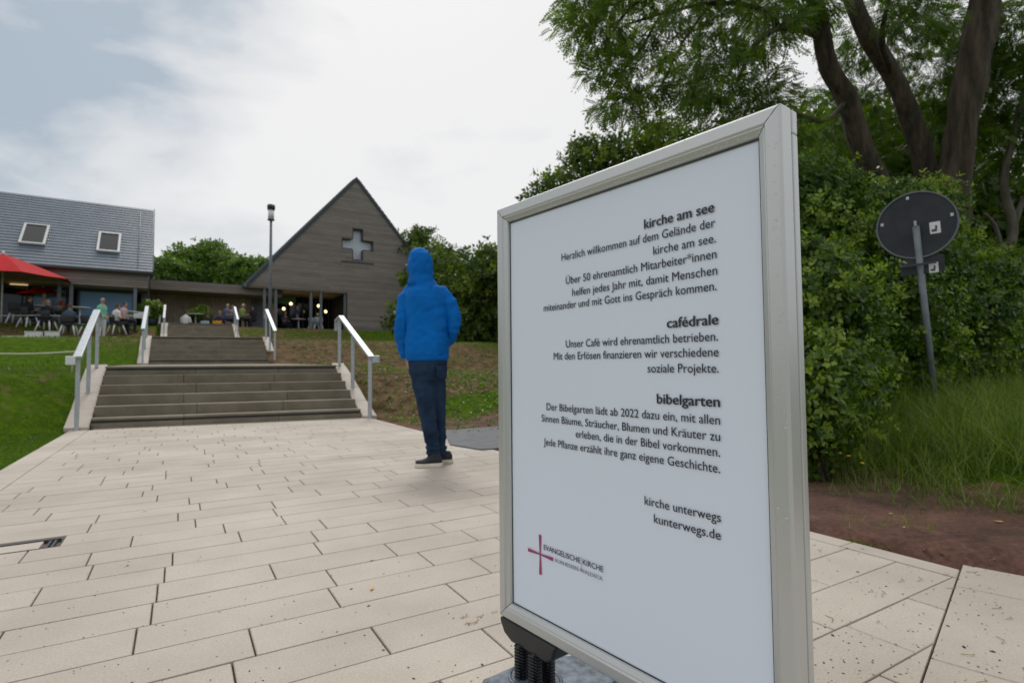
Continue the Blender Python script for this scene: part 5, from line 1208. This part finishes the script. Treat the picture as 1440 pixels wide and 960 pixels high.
# jeans
m_ = MB()
m_.loft([sec(602,498,26*kx,20),sec(602,512,27*kx,20),sec(602,524,26*kx,20),sec(603,534,24*kx,18)], 20)
arm(m_, [pp(591,518,-.02),pp(595,545,-.03),pp(600,575,-.03),pp(604,600,-.02),pp(608,625,.0),pp(610,641,.02),pp(611,648,.02)], [15.5,14.5,12.2,11,9.8,10.2,10.4])
arm(m_, [pp(613,518,.02),pp(615,545,.04),pp(617,575,.07),pp(618,600,.09),pp(619,622,.10),pp(620,636,.11),pp(620,641,.11)], [14,12.5,10.3,9,8.3,8.0,8.2])
def jf(v, n):
    f = noise.noise(Vector((v.x*10,v.y*10,v.z*26)))*.006*(1.9 if v.z < .25 else 1)+(.004*math.sin(v.z*150+v.x*20) if v.z < .17 else 0); return v+n*f
jn = remesh(m_, .008, 4, .5, jf); jn.materials.append(M['jeans'])
for v in jn.vertices: v.co = MW[pr.name].inverted() @ v.co
jo = link('jeans', jn, pr)
for (cx,cy,s_) in ((590,524,1),(614,523,.9)):      # back pockets, stitched patches
    m_ = MB(); c_ = pp(cx,cy,0)-fw*(19.5*SC_); w_ = 7.5*SC_*s_; h_ = 9*SC_
    m_.prism([c_-rt_*w_+UP*h_, c_+rt_*w_+UP*h_, c_+rt_*w_-UP*h_*.6, c_-UP*h_, c_-rt_*w_-UP*h_*.6], fw*.004)
    m_.build('back_pocket', M['jeans'], jo)
# shoes
def shoe(toe, heel, wd, ht, label=None):
    d_ = (toe-heel); Lh = d_.length; d_.normalize(); w_ = Vector((-d_.y,d_.x,0)); m_ = MB(); secs = []
    for t, w, h, z0 in ((0,.5,.5,.02),(.07,.75,.80,.018),(.22,.85,.86,.016),(.40,.9,.84,.016),(.56,.98,.64,.014),(.74,1,.48,.014),(.90,.8,.38,.02),(1,.35,.22,.03)):
        c_ = heel+d_*(Lh*t); hh = ht*h; secs.append((Vector((c_.x,c_.y,z0+hh/2)), w_*wd*w/2, UP*hh/2))
    m_.loft(secs, 14); m_.loft([(heel+d_*.045+UP*.04,d_*.042,w_*.036),(heel+d_*.05+UP*.092,d_*.038,w_*.036)],14)
    me = remesh(m_, .006, 3); me.materials.append(M['shoe'])
    for v in me.vertices: v.co = MW[pr.name].inverted() @ v.co
    so = link('shoe', me, pr)
    m_ = MB(); out = []
    for t, w in ((-.03,.35),(.0,.7),(.1,.95),(.3,.92),(.5,.96),(.7,1.1),(.86,1.0),(.96,.7),(1.02,.3)): out.append((heel+d_*(Lh*t), wd*w*.53))
    poly = [Vector((c_.x,c_.y,.0))+w_*h for c_, h in out]+[Vector((c_.x,c_.y,.0))-w_*h for c_, h in reversed(out)]
    m_.prism(poly, UP*.030); m_.build('sole', M['sole'], so, bevel=.007)
    m_ = MB()
    for k in range(4): c_ = heel+d_*(Lh*(.40+.09*k)); m_.tube([Vector((c_.x,c_.y,ht*(.98-.15*k)))+w_*.022, Vector((c_.x,c_.y,ht*(1.04-.15*k))), Vector((c_.x,c_.y,ht*(.98-.15*k)))-w_*.022], .003, 5)
    m_.build('lace', M['shoe'], so)
hL = atz(622,655,0); tL = atz(583,658,0); shoe(tL+Vector((0,.03,0)), hL+Vector((0,-.01,0)), .092, .088)
hR = hL+Vector((.06,.13,0)); shoe(hR+(tL-hL)*.93+Vector((.02,.08,0)), hR, .088, .085)
# body: one continuous skin figure under the clothes, with head and hands
m_ = MB()
m_.loft([sec(602,520,22*kx,16),sec(601,480,20*kx,15),sec(600,440,22*kx,16),sec(599,414,24*kx,15),sec(596,402,12*kx,10),sec(593,394,7.5*kx,8.5),sec(592,386,7*kx,8.5)], 18)
hc = pp(591.5,374)+fw*.012
m_.loft([(hc+UP*z_+fw*fo_, rt_*w_, fw*d_) for z_, w_, d_, fo_ in ((-.105,.030,.035,.045),(-.09,.048,.06,.03),(-.06,.060,.080,.015),(-.02,.068,.092,.004),(.02,.073,.096,-.002),(.055,.070,.09,-.006),(.08,.055,.07,-.008),(.098,.028,.035,-.01))], 18)
ns = hc+fw*.098; m_.loft([(ns+UP*.015-fw*.008, rt_*.008, fw*.01),(ns-UP*.005+fw*.0, rt_*.011, fw*.016),(ns-UP*.022+fw*.004, rt_*.016, fw*.018),(ns-UP*.03-fw*.004, rt_*.010, fw*.01)], 8)
for s in (-1,1):
    ball(m_, hc+rt_*(s*.070)-UP*.005, .008, .016, .026, 8); ball(m_, hc+rt_*(s*.03)+fw*.085+UP*.012, .014,.010,.009, 8)
m_.loft([(hc+fw*.088-UP*.052, rt_*.024, fw*.012),(hc+fw*.09-UP*.060, rt_*.022, fw*.012)], 8)
for pts, rs in (([pp(580,412,.02),pp(570,430,.0),pp(567,460,-.0),pp(570,492,.05),pp(573,502,.065)],[8,7.5,6.5,5,4.4]),([pp(620,414,.02),pp(632,432,.02),pp(636,458,.04),pp(627,482,.14),pp(623,492,.17)],[8,7.5,6.5,5,4.4])): arm(m_, pts, rs)
for pts, rs in (([pp(591,520,-.02),pp(600,575,-.03),pp(608,625,.0),pp(611,648,.03)],[12,9,6,5]),([pp(613,520,.02),pp(617,575,.07),pp(619,622,.10),pp(620,645,.12)],[11,8,5.5,5])): arm(m_, pts, rs)
def hand(wr, dr, side, back):       # palm and five fingers; dr: direction of the fingers, back: out of the back of the hand
    dr = dr.normalized(); ac = dr.cross(back).normalized()*side; bk = back.normalized()
    m_.loft([(wr, ac*.022, bk*.017),(wr+dr*.03, ac*.032, bk*.015),(wr+dr*.065, ac*.038, bk*.013),(wr+dr*.088, ac*.036, bk*.010)], 12)
    for k, (o_, l_) in enumerate(((-.028,.060),(-.010,.070),(.009,.066),(.027,.050))):
        a = wr+dr*.080+ac*o_; c1 = a+dr*l_*.45-bk*l_*.12; c2 = c1+dr*l_*.3-bk*l_*.22; c3 = c2+dr*l_*.15-bk*l_*.26; limb_loft(m_, [a,c1,c2,c3], [.0092,.0085,.0078,.006], 8)
    a = wr+dr*.025-ac*.028; limb_loft(m_, [a, a-ac*.025+dr*.022-bk*.008, a-ac*.032+dr*.052-bk*.018, a-ac*.028+dr*.070-bk*.024], [.012,.011,.0095,.007], 8)
hand(pp(573,500,.065), Vector((.22,.25,-1)), 1, -fw*.4-rt_*.9)
hand(pp(623,490,.17), Vector((-.45,.35,-.85)), -1, rt_*.8-fw*.5)
bd = remesh(m_, .0055, 2); bd.materials.append(M['skin'])
for v in bd.vertices: v.co = MW[pr.name].inverted() @ v.co
bo = link('body', bd, pr)
m_ = MB()
for s in (-1,1): ball(m_, hc+rt_*(s*.03)+fw*.093+UP*.012, .007,.005,.006, 8)
m_.build('eye', M['dark'], bo)
m_ = MB(); m_.loft([(hc+UP*z_-fw*.012, rt_*w_, fw*d_) for z_, w_, d_ in ((-.03,.070,.075),(.02,.079,.085),(.06,.076,.088),(.09,.058,.072),(.108,.03,.04))], 16); m_.build('hair', cm(brn), pr)

# seeds, crumbs and dark specks lying on the slabs
rd = random.Random(17); Vd = []; Fd = []
for i in range(850):
    if i < 500: p = atz(rd.uniform(-20,1460), 600+360*rd.random()**.75, 0)
    else: p = atz(rd.uniform(1130,1460), rd.uniform(745,975), 0); 
    if i > 720: continue
    s_, v_ = sv(p)
    if pave_edge_dist(p) < .02: continue
    r_ = rd.uniform(.0008,.0028)*(1 if rd.random() < .93 else 2); a = rd.uniform(0,6.3); b0 = len(Vd)
    for k in range(4): Vd.append((p.x+r_*(1.6 if k%2 else .8)*math.cos(a+k*1.57), p.y+r_*(1.6 if k%2 else .8)*math.sin(a+k*1.57), .0012))
    Vd.append((p.x,p.y,.0012+r_*.5)); Fd += [(b0+k,b0+(k+1)%4,b0+4) for k in range(4)]
o = link('paving_debris', np_mesh('paving_debris', np.array(Vd), np.array(Fd), M['bark'])); tag(o, 'dark seeds and crumbs scattered over the pale slabs', kind='stuff')
m_ = MB()
for i in range(26):
    p = atz(rd.uniform(1140,1440), rd.uniform(760,960), .002) if i < 20 else atz(rd.uniform(640,700), rd.uniform(860,880), .002)
    if pave_edge_dist(p) < .02: continue
    a = rd.uniform(-.6,1.2); l = rd.uniform(.01,.03); m_.tube([p, p+Vector((math.cos(a)*l,math.sin(a)*l,.002)), p+Vector((math.cos(a+.5)*l*1.8,math.sin(a+.5)*l*1.8,0))], .0009, 4)
tag(m_.build('dry_stalks', mat('dry_stalk', (.30,.20,.09), (.42,.30,.15), 30, rough=.9)), 'thin dry stalks lying on the slabs at right', kind='stuff')
